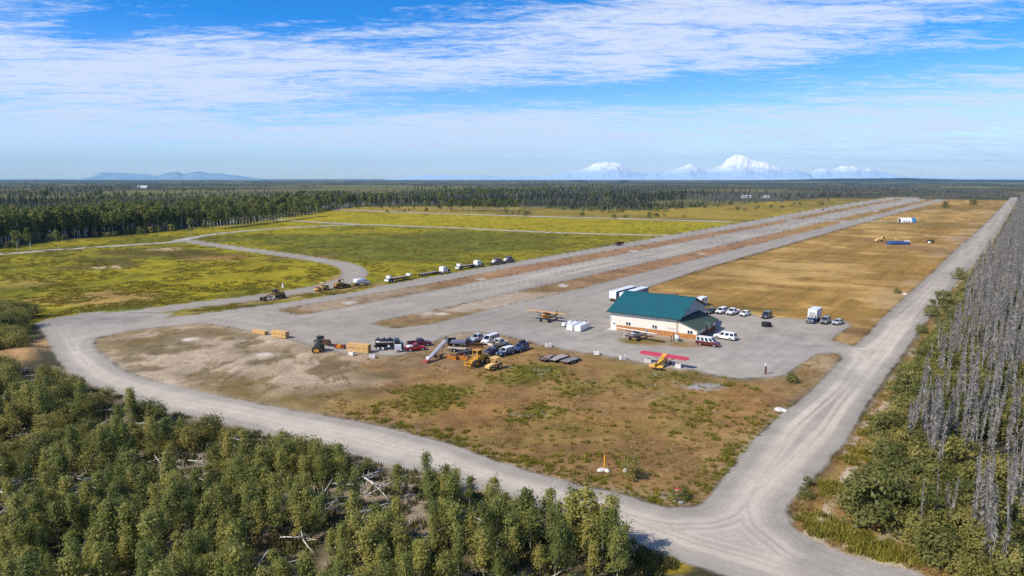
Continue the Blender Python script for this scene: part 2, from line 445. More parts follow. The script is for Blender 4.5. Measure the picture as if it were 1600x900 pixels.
    tan = np.maximum(tan, blob(240, 545, 120, 40, x, y, n1)); tan = np.maximum(tan, blob(480, 585, 120, 35, x, y, n1) * .9)
    n5 = fbm(x / 6.5 + n2, y / 9.5, 5, 14, .62); tn = mix(var((.47, .36, .235), .5, n2 + n3), var((.215, .158, .078), .6, n2 + n3), sstep(-.05, .09, n5 * .9 + n2 * .3 + n1 * .7))
    for bx, by, r0 in ((540, 556, 6.0), (545, 560, 8.2), (220, 528, 5.0), (230, 522, 7.5), (215, 560, 4.0), (590, 590, 30.), (600, 586, 31.5)):
        q_ = G(bx, by); rr_ = np.hypot(x - q_.x, y - q_.y); tn = mix(tn, L(.15, .115, .075), (1 - sstep(.15, .5, np.abs(rr_ - r0 + n3 * .8))) * .5 * (n2 > -.12))
    ic = mix(ic, tn, tan)
    for (bx, by, rx, ry, w) in ((215, 535, 60, 10, .8), (205, 562, 26, 6, .8), (330, 520, 90, 8, .8), (440, 545, 80, 8, .5), (330, 588, 60, 8, .6), (580, 580, 46, 12, .7), (520, 615, 90, 14, .45)):
        ic = mix(ic, var((.165, .118, .042), .6, n2 + n3), blob(bx, by, rx, ry, x, y, n2) * w)
    for (bx, by, rx, ry, w) in ((690, 612, 60, 12, .85), (660, 630, 60, 16, .8), (840, 580, 55, 14, .95), (800, 592, 50, 10, .7), (840, 645, 55, 14, .6), (900, 605, 45, 14, .55), (1000, 598, 60, 14, .35), (770, 690, 80, 8, .35), (1050, 585, 50, 6, .5), (1090, 640, 50, 26, .35)):
        ic = mix(ic, var((.155, .145, .022), .9, n2 + 1.4 * n3), blob(bx, by, rx, ry, x, y, n2) * w)
    for (bx, by, rx, ry, w) in ((760, 640, 70, 22, .5), (1130, 640, 70, 40, .5), (980, 660, 120, 20, .35), (640, 570, 70, 10, .7), (1160, 620, 60, 14, .4)):
        ic = mix(ic, var((.34, .170, .055), .6, n2 + n3), blob(bx, by, rx, ry, x, y, n2) * w)
    ic = mix(ic, var((.30, .20, .10), .6, n2 + n3), blob(700, 548, 110, 26, x, y, n2) * .8)
    ic = mix(ic, var((.42, .33, .23), .4, n2), blob(725, 524, 34, 5, x, y, n2) * .7)
    ic = mix(ic, var((.34, .33, .31), .4, n2 + n3), blob(1100, 604, 30, 6, x, y, n2) * .9)
    ic = mix(ic, var((.41, .29, .14), .5, n2 + n3), blob(1285, 566, 34, 16, x, y, n2) * .9)
    ic = mix(ic, var((.42, .32, .21), .5, n2 + n3), blob(1040, 776, 34, 9, x, y, n2) * .9)
    # vehicle tracks in the dry grass beside the east road
    for vv, wdt in ((-36.2, .35), (-38.6, .30), (-42.5, .4)):
        ic = mix(ic, L(.40, .27, .14), (1 - sstep(0, wdt, np.abs(v - vv - n1 * 3))) * .3 * sstep(60, 80, u) * (1 - sstep(140, 160, u)))
    edge = np.exp(-np.maximum(si, 0) / 1.6)
    ic = mix(ic, var((.30, .235, .15), .6, n2 + n3), edge * .75 * (1 - tan) * (1 - sstep(170, 190, y)))
    ic = mix(ic, var((.46, .36, .24), .4, n2), edge * tan * .8)
    ic = ic * np.array([.86, .875, .92])[None]
    c = mix(c, ic, sstep(-.6, .6, si + n3))
    # ---- strips of turf beside the runway
    for k, s in enumerate(strips):
        ss = poly_sd(s, x, y)
        nearu = sstep(150, 260, u)
        sc = mix(var((.205, .135, .060), .7, n2 + n3), var((.28, .160, .082), .6, n2 + n3), nearu if k == 0 else sstep(170, 330, u))
        sc = mix(sc, var((.33, .20, .06), .6, n2), sstep(450, 640, u) * (.8 if k == 1 else .3))
        if k >= 2: sc = mix(sc, var((.25, .15, .04), .6, n2), np.full(N, .6))
        sc = mix(sc, var((.40, .33, .25), .3, n2), sstep(-.02, .22, n2 + n1) * (1 - nearu) * (.9 if k == 1 else .4))
        c = mix(c, sc, sstep(-.8, .8, ss + n3 * 1.5))
    for (bx, by, rx, ry) in ((295, 530, 15, 3.2), (413, 553.5, 15, 3.4), (547, 472.5, 12, 2.6), (880, 446, 10, 2), (752, 436, 8, 1.5), (990, 392, 8, 1.3), (1095, 396, 7, 1.2), (690, 490, 14, 2)):
        c = mix(c, var((.50, .44, .36), .5, n3), blob(bx, by, rx, ry, x, y, n3 * .8, .4))
    # ---- east verge between road and dead forest
    ev = sstep(-20, -17, v) * (1 - sstep(-13, -8, v - 22 * sstep(92, 76, u))) * sstep(55, 70, u) * (1 - sstep(1700, 1800, u))
    ec = mix(var((.27, .165, .060), .7, n2 + n3), var((.44, .35, .24), .4, n2), sstep(.02, .18, fbm(v / 1.6, u / 9, 3, 12) + n3 * .3))
    ec = mix(ec, var((.24, .19, .015), .7, n3), sstep(-.02, .2, n2 + .5 * n1) * .8)
    c = mix(c, ec, ev * (g < 0.8))
    c = mix(c, var((.43, .35, .25), .5, n2 + n3), np.maximum(blob(1300, 845, 60, 12, x, y, n2), blob(1390, 872, 60, 12, x, y, n2)) * .9)
    c = mix(c, var((.30, .24, .012), .6, n3), blob(1570, 890, 80, 14, x, y, n2))
    c = mix(c, var((.20, .15, .02), .7, n3), blob(1385, 850, 60, 20, x, y, n2) * .4)
    # ---- thicket floor and sandy banks
    st = poly_sd(thicket, x, y)
    tcg = mix(var((.10, .082, .045), .9, n2 + 1.2 * n3), var((.26, .205, .145), .7, n3), sstep(.02, .28, n2 + .6 * n3))
    c = mix(c, tcg, sstep(-1.5, 1.5, st + n3 * 2))
    lowv = np.exp(-np.maximum(-g - .2, 0) / 1.8) * sstep(0.2, -0.2, g) * (st > -4) * (st < 6)
    c = mix(c, var((.33, .26, .18), .6, n2 + n3), lowv * .85)
    c = mix(c, var((.36, .22, .10), .6, n2 + n3), np.maximum(blob(40, 545, 60, 20, x, y, n2), blob(15, 560, 50, 14, x, y, n2)))
    c = mix(c, var((.105, .125, .02), .7, n3), blob(170, 484, 110, 5, x, y, n2) * .8)
    c = mix(c, var((.26, .19, .02), .6, n3), blob(1040, 885, 36, 14, x, y, n2))
    # ---- bare gravel
    along = fbm(v / 1.7, u / 55, 3, 4); gstr = .6 * fbm(g / 1.5, u / 34 + n4, 3, 8) + .7 * fbm(g / .55, u / 40 + n4, 2, 10)
    gr = var((.42, .395, .365), .5, n2 * .45 + n3 * .5 + n1 * .4)
    bright = np.zeros(N)
    inrw = sstep(-171, -167, v) * (1 - sstep(-146, -142, v)) * sstep(150, 230, u)
    intx = sstep(-131, -128, v) * (1 - sstep(-117, -113, v)) * sstep(150, 230, u) + sstep(-200, -196, v) * (1 - sstep(-186, -182, v)) * sstep(170, 230, u)
    gr = mix(gr, var((.48, .455, .42), .5, along * 1.2), np.clip(inrw + .5 * intx, 0, 1) * sstep(.0, .2, along + .4 * n2) * .9)
    gr = mix(gr, L(.385, .368, .35), np.clip(intx, 0, 1) * .45)
    lr = np.clip(1 - sstep(12, 17, st * -1), 0, 1)                                          # loop road beside the thicket
    er = sstep(-31, -28, v) * (1 - sstep(-18, -16, v))                                      # east road
    road = np.maximum(lr, er * sstep(40, 60, u))
    gr = mix(gr, var((.56, .52, .465), .5, gstr * 1.2 * sstep(98, 135, y + .35 * x) + n3 * .3), road * sstep(1.6, 3.4, g + n2 * 1.4) * np.maximum(sstep(-.28, .05, gstr), .75 * sstep(125, 98, y + .35 * x)) * (1 - .45 * sstep(170, 260, u) * er))
    gr = mix(gr, var((.51, .485, .45), .5, n2 + gstr), blob(1335, 585, 60, 40, x, y, n2) * .7 * sstep(1.0, 3, g))
    gr = mix(gr, var((.52, .49, .45), .5, n2 + gstr), np.maximum(blob(110, 545, 90, 40, x, y, n2), blob(1130, 800, 150, 50, x, y, n2)) * .7 * sstep(1.5, 3.5, g))
    gr = mix(gr, var((.49, .455, .415), .5, n2 + gstr), np.maximum(blob(420, 500, 260, 20, x, y, n2), blob(640, 480, 160, 10, x, y, n2)) * .6)
    gr = mix(gr, var((.31, .305, .305), .4, n3), blob(160, 499, 90, 9, x, y, n2) * .8)
    ap = np.maximum(blob(1120, 545, 210, 40, x, y, n2), blob(900, 520, 160, 26, x, y, n2))
    gr = mix(gr, var((.40, .385, .365), .4, n2 + n3), ap * .8)
    gr = mix(gr, var((.50, .455, .40), .3, n3), blob(937, 501, 26, 2.5, x, y, n3) * .8)
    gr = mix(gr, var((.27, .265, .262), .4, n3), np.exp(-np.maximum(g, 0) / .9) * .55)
    dk = blob(820, 505, 300, 22, x, y, n2)
    gr = mix(gr, var((.375, .355, .335), .4, n2 + along), dk * .5)
    gr = gr * (1 + .16 * np.where(road > .3, gstr * sstep(98, 135, y + .35 * x), along) + .10 * fbm(v / .9, u / 25, 2, 13))[:, None] * np.array([.86, .815, .735])[None] * (1 - .13 * sstep(150, 200, y))[:, None]
    # island of soil and turf in front of the hangar
    isl = blob(1005, 533, 62, 8, x, y, n2, .35); isl = np.maximum(isl, blob(1070, 538, 34, 5, x, y, n2, .35))
    gr = mix(gr, mix(var((.31, .20, .115), .6, n3), var((.16, .13, .03), .7, n3), sstep(-.05, .18, n2 + .6 * n3 )), isl)
    med = GP([(270, 492), (300, 489), (380, 477), (470, 465), (540, 455), (600, 446), (600, 440), (545, 446), (470, 460), (380, 472), (300, 484)])
    c = mix(c, var((.24, .165, .075), .8, n2 + n3), sstep(-2, 2, poly_sd(med, x, y) + n2 * 2) * .85)
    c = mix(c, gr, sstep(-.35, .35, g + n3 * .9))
    return np.clip(c, .004, .8)
# ------------------------------------------------------------------ ground sheets
def make_mesh(name, V, F, cols, m, attrs=None):
    me = bpy.data.meshes.new(name)
    k = F.shape[1]
    me.vertices.add(len(V)); me.vertices.foreach_set("co", V.astype(np.float32).ravel())
    me.loops.add(F.size); me.loops.foreach_set("vertex_index", F.astype(np.int32).ravel())
    me.polygons.add(len(F)); me.polygons.foreach_set("loop_start", np.arange(0, F.size, k, dtype=np.int32))
    try: me.polygons.foreach_set("loop_total", np.full(len(F), k, np.int32))
    except Exception: pass
    me.update(calc_edges=True)
    if cols is not None:
        a = me.attributes.new("albedo", 'FLOAT_COLOR', 'POINT')
        a.data.foreach_set("color", np.concatenate([cols, np.ones((len(cols), 1))], 1).astype(np.float32).ravel())
    me.materials.append(m)
    me.polygons.foreach_set("use_smooth", np.ones(len(F), bool))
    return me

def groundmat(name, fine, coarse, amp, bump, rough=0.95, stretch=None):
    m = bpy.data.materials.new(name); m.use_nodes = True
    nt = m.node_tree; b = nt.nodes['Principled BSDF']
    at = nt.nodes.new('ShaderNodeAttribute'); at.attribute_name = "albedo"
    t = nt.nodes.new('ShaderNodeTexCoord')
    def nz(sc, det):
        n = nt.nodes.new('ShaderNodeTexNoise'); n.inputs['Scale'].default_value = sc; n.inputs['Detail'].default_value = det; n.inputs['Roughness'].default_value = .65
        nt.links.new(t.outputs['Object'], n.inputs['Vector']); return n
    a = nz(fine, 3); c = nz(coarse, 5)
    ad = nt.nodes.new('ShaderNodeMath'); ad.operation = 'ADD'
    nt.links.new(a.outputs[0], ad.inputs[0]); nt.links.new(c.outputs[0], ad.inputs[1])
    mr = nt.nodes.new('ShaderNodeMapRange'); mr.inputs['From Min'].default_value = .6; mr.inputs['From Max'].default_value = 1.4
    mr.inputs['To Min'].default_value = 1 - amp; mr.inputs['To Max'].default_value = 1 + amp
    nt.links.new(ad.outputs[0], mr.inputs[0])
    vm = nt.nodes.new('ShaderNodeVectorMath'); vm.operation = 'SCALE'
    nt.links.new(at.outputs['Color'], vm.inputs[0]); nt.links.new(mr.outputs[0], vm.inputs['Scale'])
    nt.links.new(vm.outputs[0], b.inputs['Base Color'])
    b.inputs['Roughness'].default_value = rough; b.inputs['Specular IOR Level'].default_value = .08
    if bump:
        bp = nt.nodes.new('ShaderNodeBump'); bp.inputs['Strength'].default_value = bump; bp.inputs['Distance'].default_value = .25
        nt.links.new(a.outputs[0], bp.inputs['Height']); nt.links.new(bp.outputs[0], b.inputs['Normal'])
    return m
M_SOIL = groundmat("soil_and_turf", 1.5, .32, .42, .55)
M_GRAVEL = groundmat("gravel", 1.8, .25, .17, .2)
def add_wheel_lines(m):
    """fine lines worn along the way of travel, from each point's distance to the edge of the gravel"""
    nt = m.node_tree; b = nt.nodes['Principled BSDF']
    at = nt.nodes.new('ShaderNodeAttribute'); at.attribute_name = "across"
    t = nt.nodes.new('ShaderNodeTexCoord'); mp = nt.nodes.new('ShaderNodeMapping'); mp.inputs['Scale'].default_value = (.022, .022, 0)
    nt.links.new(t.outputs['Object'], mp.inputs[0])
    cb = nt.nodes.new('ShaderNodeCombineXYZ'); nt.links.new(at.outputs['Fac'], cb.inputs[2])
    sc = nt.nodes.new('ShaderNodeVectorMath'); sc.operation = 'SCALE'; sc.inputs['Scale'].default_value = 2.4; nt.links.new(cb.outputs[0], sc.inputs[0])
    ad = nt.nodes.new('ShaderNodeVectorMath'); nt.links.new(mp.outputs[0], ad.inputs[0]); nt.links.new(sc.outputs[0], ad.inputs[1])
    n = nt.nodes.new('ShaderNodeTexNoise'); n.inputs['Scale'].default_value = 1.0; n.inputs['Detail'].default_value = 3; n.inputs['Roughness'].default_value = .7
    nt.links.new(ad.outputs[0], n.inputs['Vector'])
    mr = nt.nodes.new('ShaderNodeMapRange'); mr.inputs['From Min'].default_value = .3; mr.inputs['From Max'].default_value = .7; mr.inputs['To Min'].default_value = .89; mr.inputs['To Max'].default_value = 1.09
    nt.links.new(n.outputs[0], mr.inputs[0])
    src = b.inputs['Base Color'].links[0].from_socket; vm = nt.nodes.new('ShaderNodeVectorMath'); vm.operation = 'SCALE'
    nt.links.new(src, vm.inputs[0]); nt.links.new(mr.outputs[0], vm.inputs['Scale']); nt.links.new(vm.outputs[0], b.inputs['Base Color'])
add_wheel_lines(M_GRAVEL)

inv = np.concatenate([[8., 14, 22, 30, 38, 46, 52], 1 / np.linspace(1 / 56., 1 / 2600., 395), 1 / np.linspace(1 / 2700., 1 / 20000., 22), [26000, 34000, 44000, 60000]])
az = np.radians(np.concatenate([np.arange(-180, -46, 4.), np.arange(-46, 46.01, .115), np.arange(50, 180.1, 4.)]))
RR, AA = np.meshgrid(inv, az, indexing='ij')
GX = (RR * np.sin(AA)).ravel(); GY = (RR * np.cos(AA)).ravel()
NR, NA = RR.shape
idx = np.arange(NR * NA).reshape(NR, NA)
quads = np.stack([idx[:-1, :-1], idx[:-1, 1:], idx[1:, 1:], idx[1:, :-1]], -1).reshape(-1, 4)
g_main, g_road = gravel_field(GX, GY)
g_all = np.maximum(g_main, g_road)
GC = ground_color(GX, GY, g_all)
dist = np.hypot(GX, GY)
# gentle relief off the gravel: rough soil, the bank at the western bend
GZ = np.where(dist < 900, np.clip(-g_all - .5, 0, 1) * (fbm(GX / 4, GY / 4, 3, 2) * .22), 0.)
bank = G(25, 555)
GZ = GZ + 1.3 * np.exp(-(((GX - bank.x) / 9) ** 2 + ((GY - bank.y) / 7) ** 2)) * np.clip(-g_all / 3, 0, 1)
GZ = GZ - .03
V = np.stack([GX, GY, GZ], 1)
o = bpy.data.objects.new("ground", make_mesh("ground", V, quads, GC, M_SOIL)); COL.objects.link(o)
tag(o, "flat dry ground of turf, soil and forest floor reaching the horizon", kind='structure')

tris = np.concatenate([quads[:, [0, 1, 2]], quads[:, [0, 2, 3]]])
def clip_sheet(name, f, sel, z, label, m=M_GRAVEL, rag=.55):
    G0 = f.copy(); f = f + rag * (fbm(GX / 1.6, GY / 1.6, 3, 5) * 1.1 + fbm(GX / 9, GY / 9, 2, 7) * .8)
    f = np.minimum(f, sel)
    f = np.where(np.abs(f) < 1e-5, 1e-5, f)
    ins = f[tris] > 0; k = ins.sum(1)
    full = tris[k == 3]
    P = [np.stack([GX, GY], 1)]; C = [np.concatenate([GC, G0[:, None]], 1)]; T = [full]; base = len(GX)
    for want in (1, 2):
        t = tris[k == want]
        if len(t) == 0: continue
        i2 = ins[k == want]
        odd = np.argmax(i2 if want == 1 else ~i2, 1)
        t = np.stack([t[np.arange(len(t)), (odd + j) % 3] for j in range(3)], 1)
        fa, fb, fc = f[t[:, 0]], f[t[:, 1]], f[t[:, 2]]
        for q, fq in ((1, fb), (2, fc)):
            w = (fa / (fa - fq))[:, None]
            P.append(P[0][t[:, 0]] * (1 - w) + P[0][t[:, q]] * w); C.append(C[0][t[:, 0]] * (1 - w) + C[0][t[:, q]] * w)
        n = len(t); b1 = base + np.arange(n); b2 = base + n + np.arange(n); base += 2 * n
        if want == 1: T.append(np.stack([t[:, 0], b1, b2], 1))
        else: T.append(np.stack([b1, t[:, 1], t[:, 2]], 1)); T.append(np.stack([b1, t[:, 2], b2], 1))
    P = np.concatenate(P); C = np.concatenate(C); T = np.concatenate(T)
    used, invi = np.unique(T.ravel(), return_inverse=True)
    P = P[used]; C = C[used]; T = invi.reshape(-1, 3)
    V = np.concatenate([P, np.full((len(P), 1), z)], 1)
    me = make_mesh(name, V, T, C[:, :3], m); a = me.attributes.new('across', 'FLOAT', 'POINT'); a.data.foreach_set('value', C[:, 3].astype(np.float32))
    ob = bpy.data.objects.new(name, me); COL.objects.link(ob)
    return tag(ob, label, kind='structure')
UU = GX * UD[0] + GY * UD[1]; VV = GX * VD[0] + GY * VD[1]
band = lambda a, b: np.minimum(VV - a, b - VV)
sel_run = np.minimum(band(-176, -141), UU - 175)
sel_tl = np.minimum(band(-250, -176), UU - 175)
sel_tr = np.minimum(band(-141, -100), UU - 190)
sel_er = np.minimum(band(-34.0, 20), UU - 84)
thick_sd = poly_sd(thicket, GX, GY)
sel_lr = np.minimum(15 + thick_sd, 1e9)
sel_lr = np.minimum(np.maximum(sel_lr, poly_sd(GP([(900, 780), (1100, 790), (1140, 735), (1400, 735), (1500, 1000), (900, 1000)]), GX, GY)), -sel_er)
rest = -np.maximum.reduce([sel_run, sel_tl, sel_tr, sel_er, sel_lr])
vis = 46 * np.pi / 180 - np.abs(np.arctan2(GX, GY))
for nm, sel, lab in (("runway", sel_run, "wide pale gravel runway with streaked wheel tracks running to the horizon"),
                     ("taxiway", sel_tl, "gravel taxiway on the far side of the runway beside the green field"),
                     ("taxiway", sel_tr, "gravel taxiway between the runway and the golden field"),
                     ("road", sel_er, "straight gravel road beside the dead forest"),
                     ("road", sel_lr, "curving pale gravel road round the near field above the thicket"),
                     ("apron", rest, "grey gravel apron around the green roofed hangar")):
    clip_sheet(nm, g_main, sel, 0.0, lab)
clip_sheet("path", g_road, -g_main + .4, 0.0, "s shaped gravel road winding through the green field", rag=.8)
def ribbon(pts, half, label, z=.03):
    """a worn gravel track: five points across, ragged edges, laid along a line"""
    P = np.array(pts); Tn = np.gradient(P, axis=0); Tn /= np.linalg.norm(Tn, axis=1)[:, None]; Nn = np.stack([-Tn[:, 1], Tn[:, 0]], 1)
    n = len(P); a = np.arange(n); V = []
    for q in (-1, -.55, 0, .55, 1):
        hw = half * (1 + .35 * fbm(P[:, 0] / 9 + 5 * q, P[:, 1] / 9, 3, 4)) * q
        V.append(np.concatenate([P + Nn * hw[:, None], np.full((n, 1), z)], 1))
    V = np.stack(V, 1).reshape(-1, 3); ii = np.arange(5 * n).reshape(n, 5)
    Q = np.stack([ii[:-1, :-1], ii[:-1, 1:], ii[1:, 1:], ii[1:, :-1]], -1).reshape(-1, 4)
    nn = fbm(V[:, 0] / 6, V[:, 1] / 6, 3, 3); c = np.array([.38, .345, .29])[None] * (1 + .5 * nn)[:, None]
    ob = bpy.data.objects.new("path", make_mesh("path", V, Q, c, M_GRAVEL)); COL.objects.link(ob); tag(ob, label, kind='structure')
def dense(pts, step):
    P = np.array(pts); s = np.concatenate([[0], np.cumsum(np.linalg.norm(np.diff(P, axis=0), axis=1))]); t = np.arange(0, s[-1], step)
    return np.stack([np.interp(t, s, P[:, 0]), np.interp(t, s, P[:, 1])], 1)
ribbon(dense(w_road, 3), 4.6, "long gravel track across the green field from the left edge"); ribbon(dense(n_road, 4), 4.5, "short gravel track joining the long track from the birches", .05)
ribbon(dense(f_road, 5), 7.0, "far pale gravel track along the yellow field"); ribbon(dense(x_path, 4), 3.5, "short gravel track to the white fabric shelter")

# ------------------------------------------------------------------ far hills and mountains
def ridge_mesh(name, prof, dist0, depth, m, label, seed, rough=.35, na=220, nd=26, pw=1.0):
    """prof: list of (photo x, photo y of the skyline); real mass with depth"""
    xs = np.array([p[0] for p in prof], float); ys = np.array([p[1] for p in prof], float)
    A = np.array([math.atan2(raydir(x, 279).x, raydir(x, 279).y) for x in xs])
    Hh = np.array([(279.5 - y) / FPX * dist0 * 1.0 for y in ys])
    a = np.linspace(A[0], A[-1], na); h = np.interp(a, A, Hh)
    t = np.linspace(-1, 1, nd)
    Aq, Tq = np.meshgrid(a, t, indexing='ij'); Hq = np.repeat(h[:, None], nd, 1)
    R = dist0 / np.cos(Aq) ** .5 + Tq * depth * .5
    X = R * np.sin(Aq); Y = R * np.cos(Aq)
    s = depth / 5.0
    rid = 1 - 2 * np.abs(fbm(X / s, Y / s, 6, seed, .58)) * 2
    shp = (1 - np.abs(Tq)) ** pw
    Z = Hq * shp * (1 - rough * (1 - rid) * 1.2 * (1 - .6 * shp)) * (1 + .10 * fbm(X / s * 3, Y / s * 3, 3, seed + 3))
    Z = np.maximum(Z, 0) + -3
    ii = np.arange(na * nd).reshape(na, nd)
    Q = np.stack([ii[:-1, :-1], ii[1:, :-1], ii[1:, 1:], ii[:-1, 1:]], -1).reshape(-1, 4)
    me = make_mesh(name, np.stack([X.ravel(), Y.ravel(), Z.ravel()], 1), Q, None, m)
    me.polygons.foreach_set("use_smooth", np.zeros(len(Q), bool))
    ob = bpy.data.objects.new(name, me); COL.objects.link(ob)
    return tag(ob, label, kind='structure')
def snowmat(name, z0, z1, rock=(.40, .53, .72)):  # lower slopes take a haze blue: distant haze painted into the rock colour
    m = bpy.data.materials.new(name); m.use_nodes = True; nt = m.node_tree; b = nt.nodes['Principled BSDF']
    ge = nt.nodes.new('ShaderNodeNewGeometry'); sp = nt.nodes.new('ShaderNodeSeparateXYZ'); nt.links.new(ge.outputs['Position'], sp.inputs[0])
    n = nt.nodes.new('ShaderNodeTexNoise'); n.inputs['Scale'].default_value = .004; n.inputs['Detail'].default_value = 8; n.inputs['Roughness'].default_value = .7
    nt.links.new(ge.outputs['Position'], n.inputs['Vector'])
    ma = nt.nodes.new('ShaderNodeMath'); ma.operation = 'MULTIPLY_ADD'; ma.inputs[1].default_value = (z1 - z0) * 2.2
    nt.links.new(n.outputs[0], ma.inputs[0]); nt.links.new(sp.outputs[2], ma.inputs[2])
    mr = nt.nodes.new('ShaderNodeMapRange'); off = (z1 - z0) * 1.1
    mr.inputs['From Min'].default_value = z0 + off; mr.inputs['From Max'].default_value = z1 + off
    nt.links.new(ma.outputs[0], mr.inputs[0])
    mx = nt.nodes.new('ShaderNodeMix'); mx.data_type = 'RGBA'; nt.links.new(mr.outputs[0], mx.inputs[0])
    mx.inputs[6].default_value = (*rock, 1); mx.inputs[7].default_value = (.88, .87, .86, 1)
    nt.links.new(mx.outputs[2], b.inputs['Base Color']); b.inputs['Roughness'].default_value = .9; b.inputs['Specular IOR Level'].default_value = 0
    return m
DM = 24000.
def zat(y): return (279.5 - y) / FPX * DM
M_SNOW = snowmat("snow_and_haze_tinted_rock", zat(269), zat(258))
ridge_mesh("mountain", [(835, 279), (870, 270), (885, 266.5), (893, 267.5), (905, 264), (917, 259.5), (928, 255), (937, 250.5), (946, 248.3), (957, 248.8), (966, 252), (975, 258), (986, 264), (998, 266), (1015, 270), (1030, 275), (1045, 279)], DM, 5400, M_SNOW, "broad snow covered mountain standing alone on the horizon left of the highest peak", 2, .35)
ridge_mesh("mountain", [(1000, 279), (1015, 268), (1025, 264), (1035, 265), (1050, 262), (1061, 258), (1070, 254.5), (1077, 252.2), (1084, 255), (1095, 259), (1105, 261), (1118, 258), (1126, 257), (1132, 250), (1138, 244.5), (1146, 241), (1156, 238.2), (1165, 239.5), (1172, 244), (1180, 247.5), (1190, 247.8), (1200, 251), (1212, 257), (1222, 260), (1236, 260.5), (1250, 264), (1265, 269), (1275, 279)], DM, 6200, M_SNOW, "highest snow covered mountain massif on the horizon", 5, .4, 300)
M_SNOW2 = snowmat("snow_dusted_haze_tinted_rock", zat(269), zat(261))
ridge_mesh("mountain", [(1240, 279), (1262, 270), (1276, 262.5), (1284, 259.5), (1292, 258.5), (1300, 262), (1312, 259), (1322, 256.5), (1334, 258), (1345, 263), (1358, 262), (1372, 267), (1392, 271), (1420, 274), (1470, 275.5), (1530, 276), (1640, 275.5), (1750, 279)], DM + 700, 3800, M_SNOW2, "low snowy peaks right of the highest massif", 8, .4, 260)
ridge_mesh("mountain", [(600, 279), (640, 274.5), (665, 271), (690, 271.5), (715, 272.5), (735, 271), (752, 271.5), (770, 274), (800, 275), (840, 273.5), (880, 272), (900, 275), (930, 279)], DM + 1800, 3600, snowmat("faint_snow_haze_tinted_rock", zat(271), zat(266), (.40, .53, .72)), "long faint snow dusted range left of the lone mountain", 10, .4)
M_HAZE_ROCK = mat("haze_tinted_rock", (.20, .29, .40), .95, 0, .2, .002, 0)  # far haze painted into the ridge colour, paler and bluer than bare rock
ridge_mesh("mountain", [(120, 279.5), (143, 275), (152, 270), (163, 268.5), (185, 269), (205, 269.3), (232, 271.5), (245, 273.5), (258, 270), (268, 268.2), (278, 267.5), (287, 270.5), (297, 268.8), (313, 266.8), (322, 269), (335, 269.6), (350, 270), (372, 273), (395, 276.5), (430, 279.5)], 30000., 4000, M_HAZE_ROCK, "long low blue mountain ridge far off on the left", 3, .3)
M_HILL = mat("wooded_hill", (.022, .034, .026), .95, 0, .4, .01, 0)
for i, (prof, d, lab) in enumerate([
    ([(885, 279.5), (893, 277.8), (900, 276.6), (907, 276.3), (914, 277), (922, 279.5)], 9500, "small dark rounded hill on the horizon below the lone snowy mountain"),
    ([(965, 279.5), (970, 277.3), (976, 276.2), (982, 277.6), (987, 279.5)], 9000, "smaller dark knoll just right of the rounded hill"),
    ([(1080, 279.5), (1160, 278), (1240, 276.6), (1300, 274.9), (1420, 273.9), (1440, 274.8), (1500, 276.2), (1600, 276.5), (1700, 277), (1800, 279.5)], 11000, "long low wooded rise along the right part of the horizon"),
    ([(-120, 279.5), (0, 278.2), (150, 277.9), (300, 278.4), (420, 279.5)], 11500, "low wooded rise along the left part of the horizon")]):
    ridge_mesh("hill", prof, d, 1400, M_HILL, lab, 4 + i, .2, 90, 14)

# ------------------------------------------------------------------ haze
bm = MB().box((0, 0, 489), (70000, 70000, 980))
hz = bm.build("haze", None)
tag(hz, "thin blue summer haze over the whole plain", kind='stuff')
hm = bpy.data.materials.new("haze"); hm.use_nodes = True
hm.node_tree.nodes.clear()
ho = hm.node_tree.nodes.new('ShaderNodeOutputMaterial'); hv = hm.node_tree.nodes.new('ShaderNodeVolumePrincipled')
hv.inputs['Color'].default_value = (.44, .74, 1.0, 1)
hv.inputs['Density'].default_value = 3.0e-5
hv.inputs['Anisotropy'].default_value = 0.0
hm.node_tree.links.new(hv.outputs[0], ho.inputs['Volume'])
hz.data.materials.append(hm)
# ------------------------------------------------------------------ shared materials
WHITE = paint("white", (.80, .80, .79)); OFFW = mat("cream_metal", (.78, .72, .62), .5, 0, .05, .6)
BLACK = mat("black_rubber", (.018, .018, .02), .8, 0, .3); DARK = mat("dark_steel", (.04, .04, .045), .5, .3, .3)
STEEL = mat("bare_steel", (.32, .32, .33), .4, .7, .2); RIM = mat("rim_metal", (.45, .45, .46), .4, .5, .2); WRIM = mat("white_rim", (.75, .75, .75), .5)
GLASS = mat("tinted_glass", (.012, .016, .022), .06, 0, .1, 1, .8)
REDL = mat("red_lens", (.35, .01, .01), .2); CLEARL = mat("clear_lens", (.8, .8, .78), .15)
RUST = mat("rusty_steel", (.16, .075, .035), .85, 0, .5, 4); YEL = mat("machine_yellow", (.58, .30, .025), .5, 0, .25, 2, .4, dirt=(.30, .17, .04))
PALEY = mat("faded_yellow", (.72, .48, .15), .55, 0, .2, 2); BROWNY = mat("worn_yellow", (.30, .17, .045), .65, 0, .45, 2.2, .3, dirt=(.12, .07, .03))
ORANGE = mat("orange_steel", (.62, .22, .02), .5, 0, .3, 2); WOOD = mat("fresh_lumber", (.66, .42, .16), .75, 0, .25, 5); WOODEND = mat("lumber_ends", (.50, .29, .10), .8, 0, .4, 9)
DECKW = mat("weathered_deck", (.33, .26, .24), .85, 0, .35, 3); ROCK = mat("pale_concrete", (.62, .60, .55), .9, 0, .25, 4)

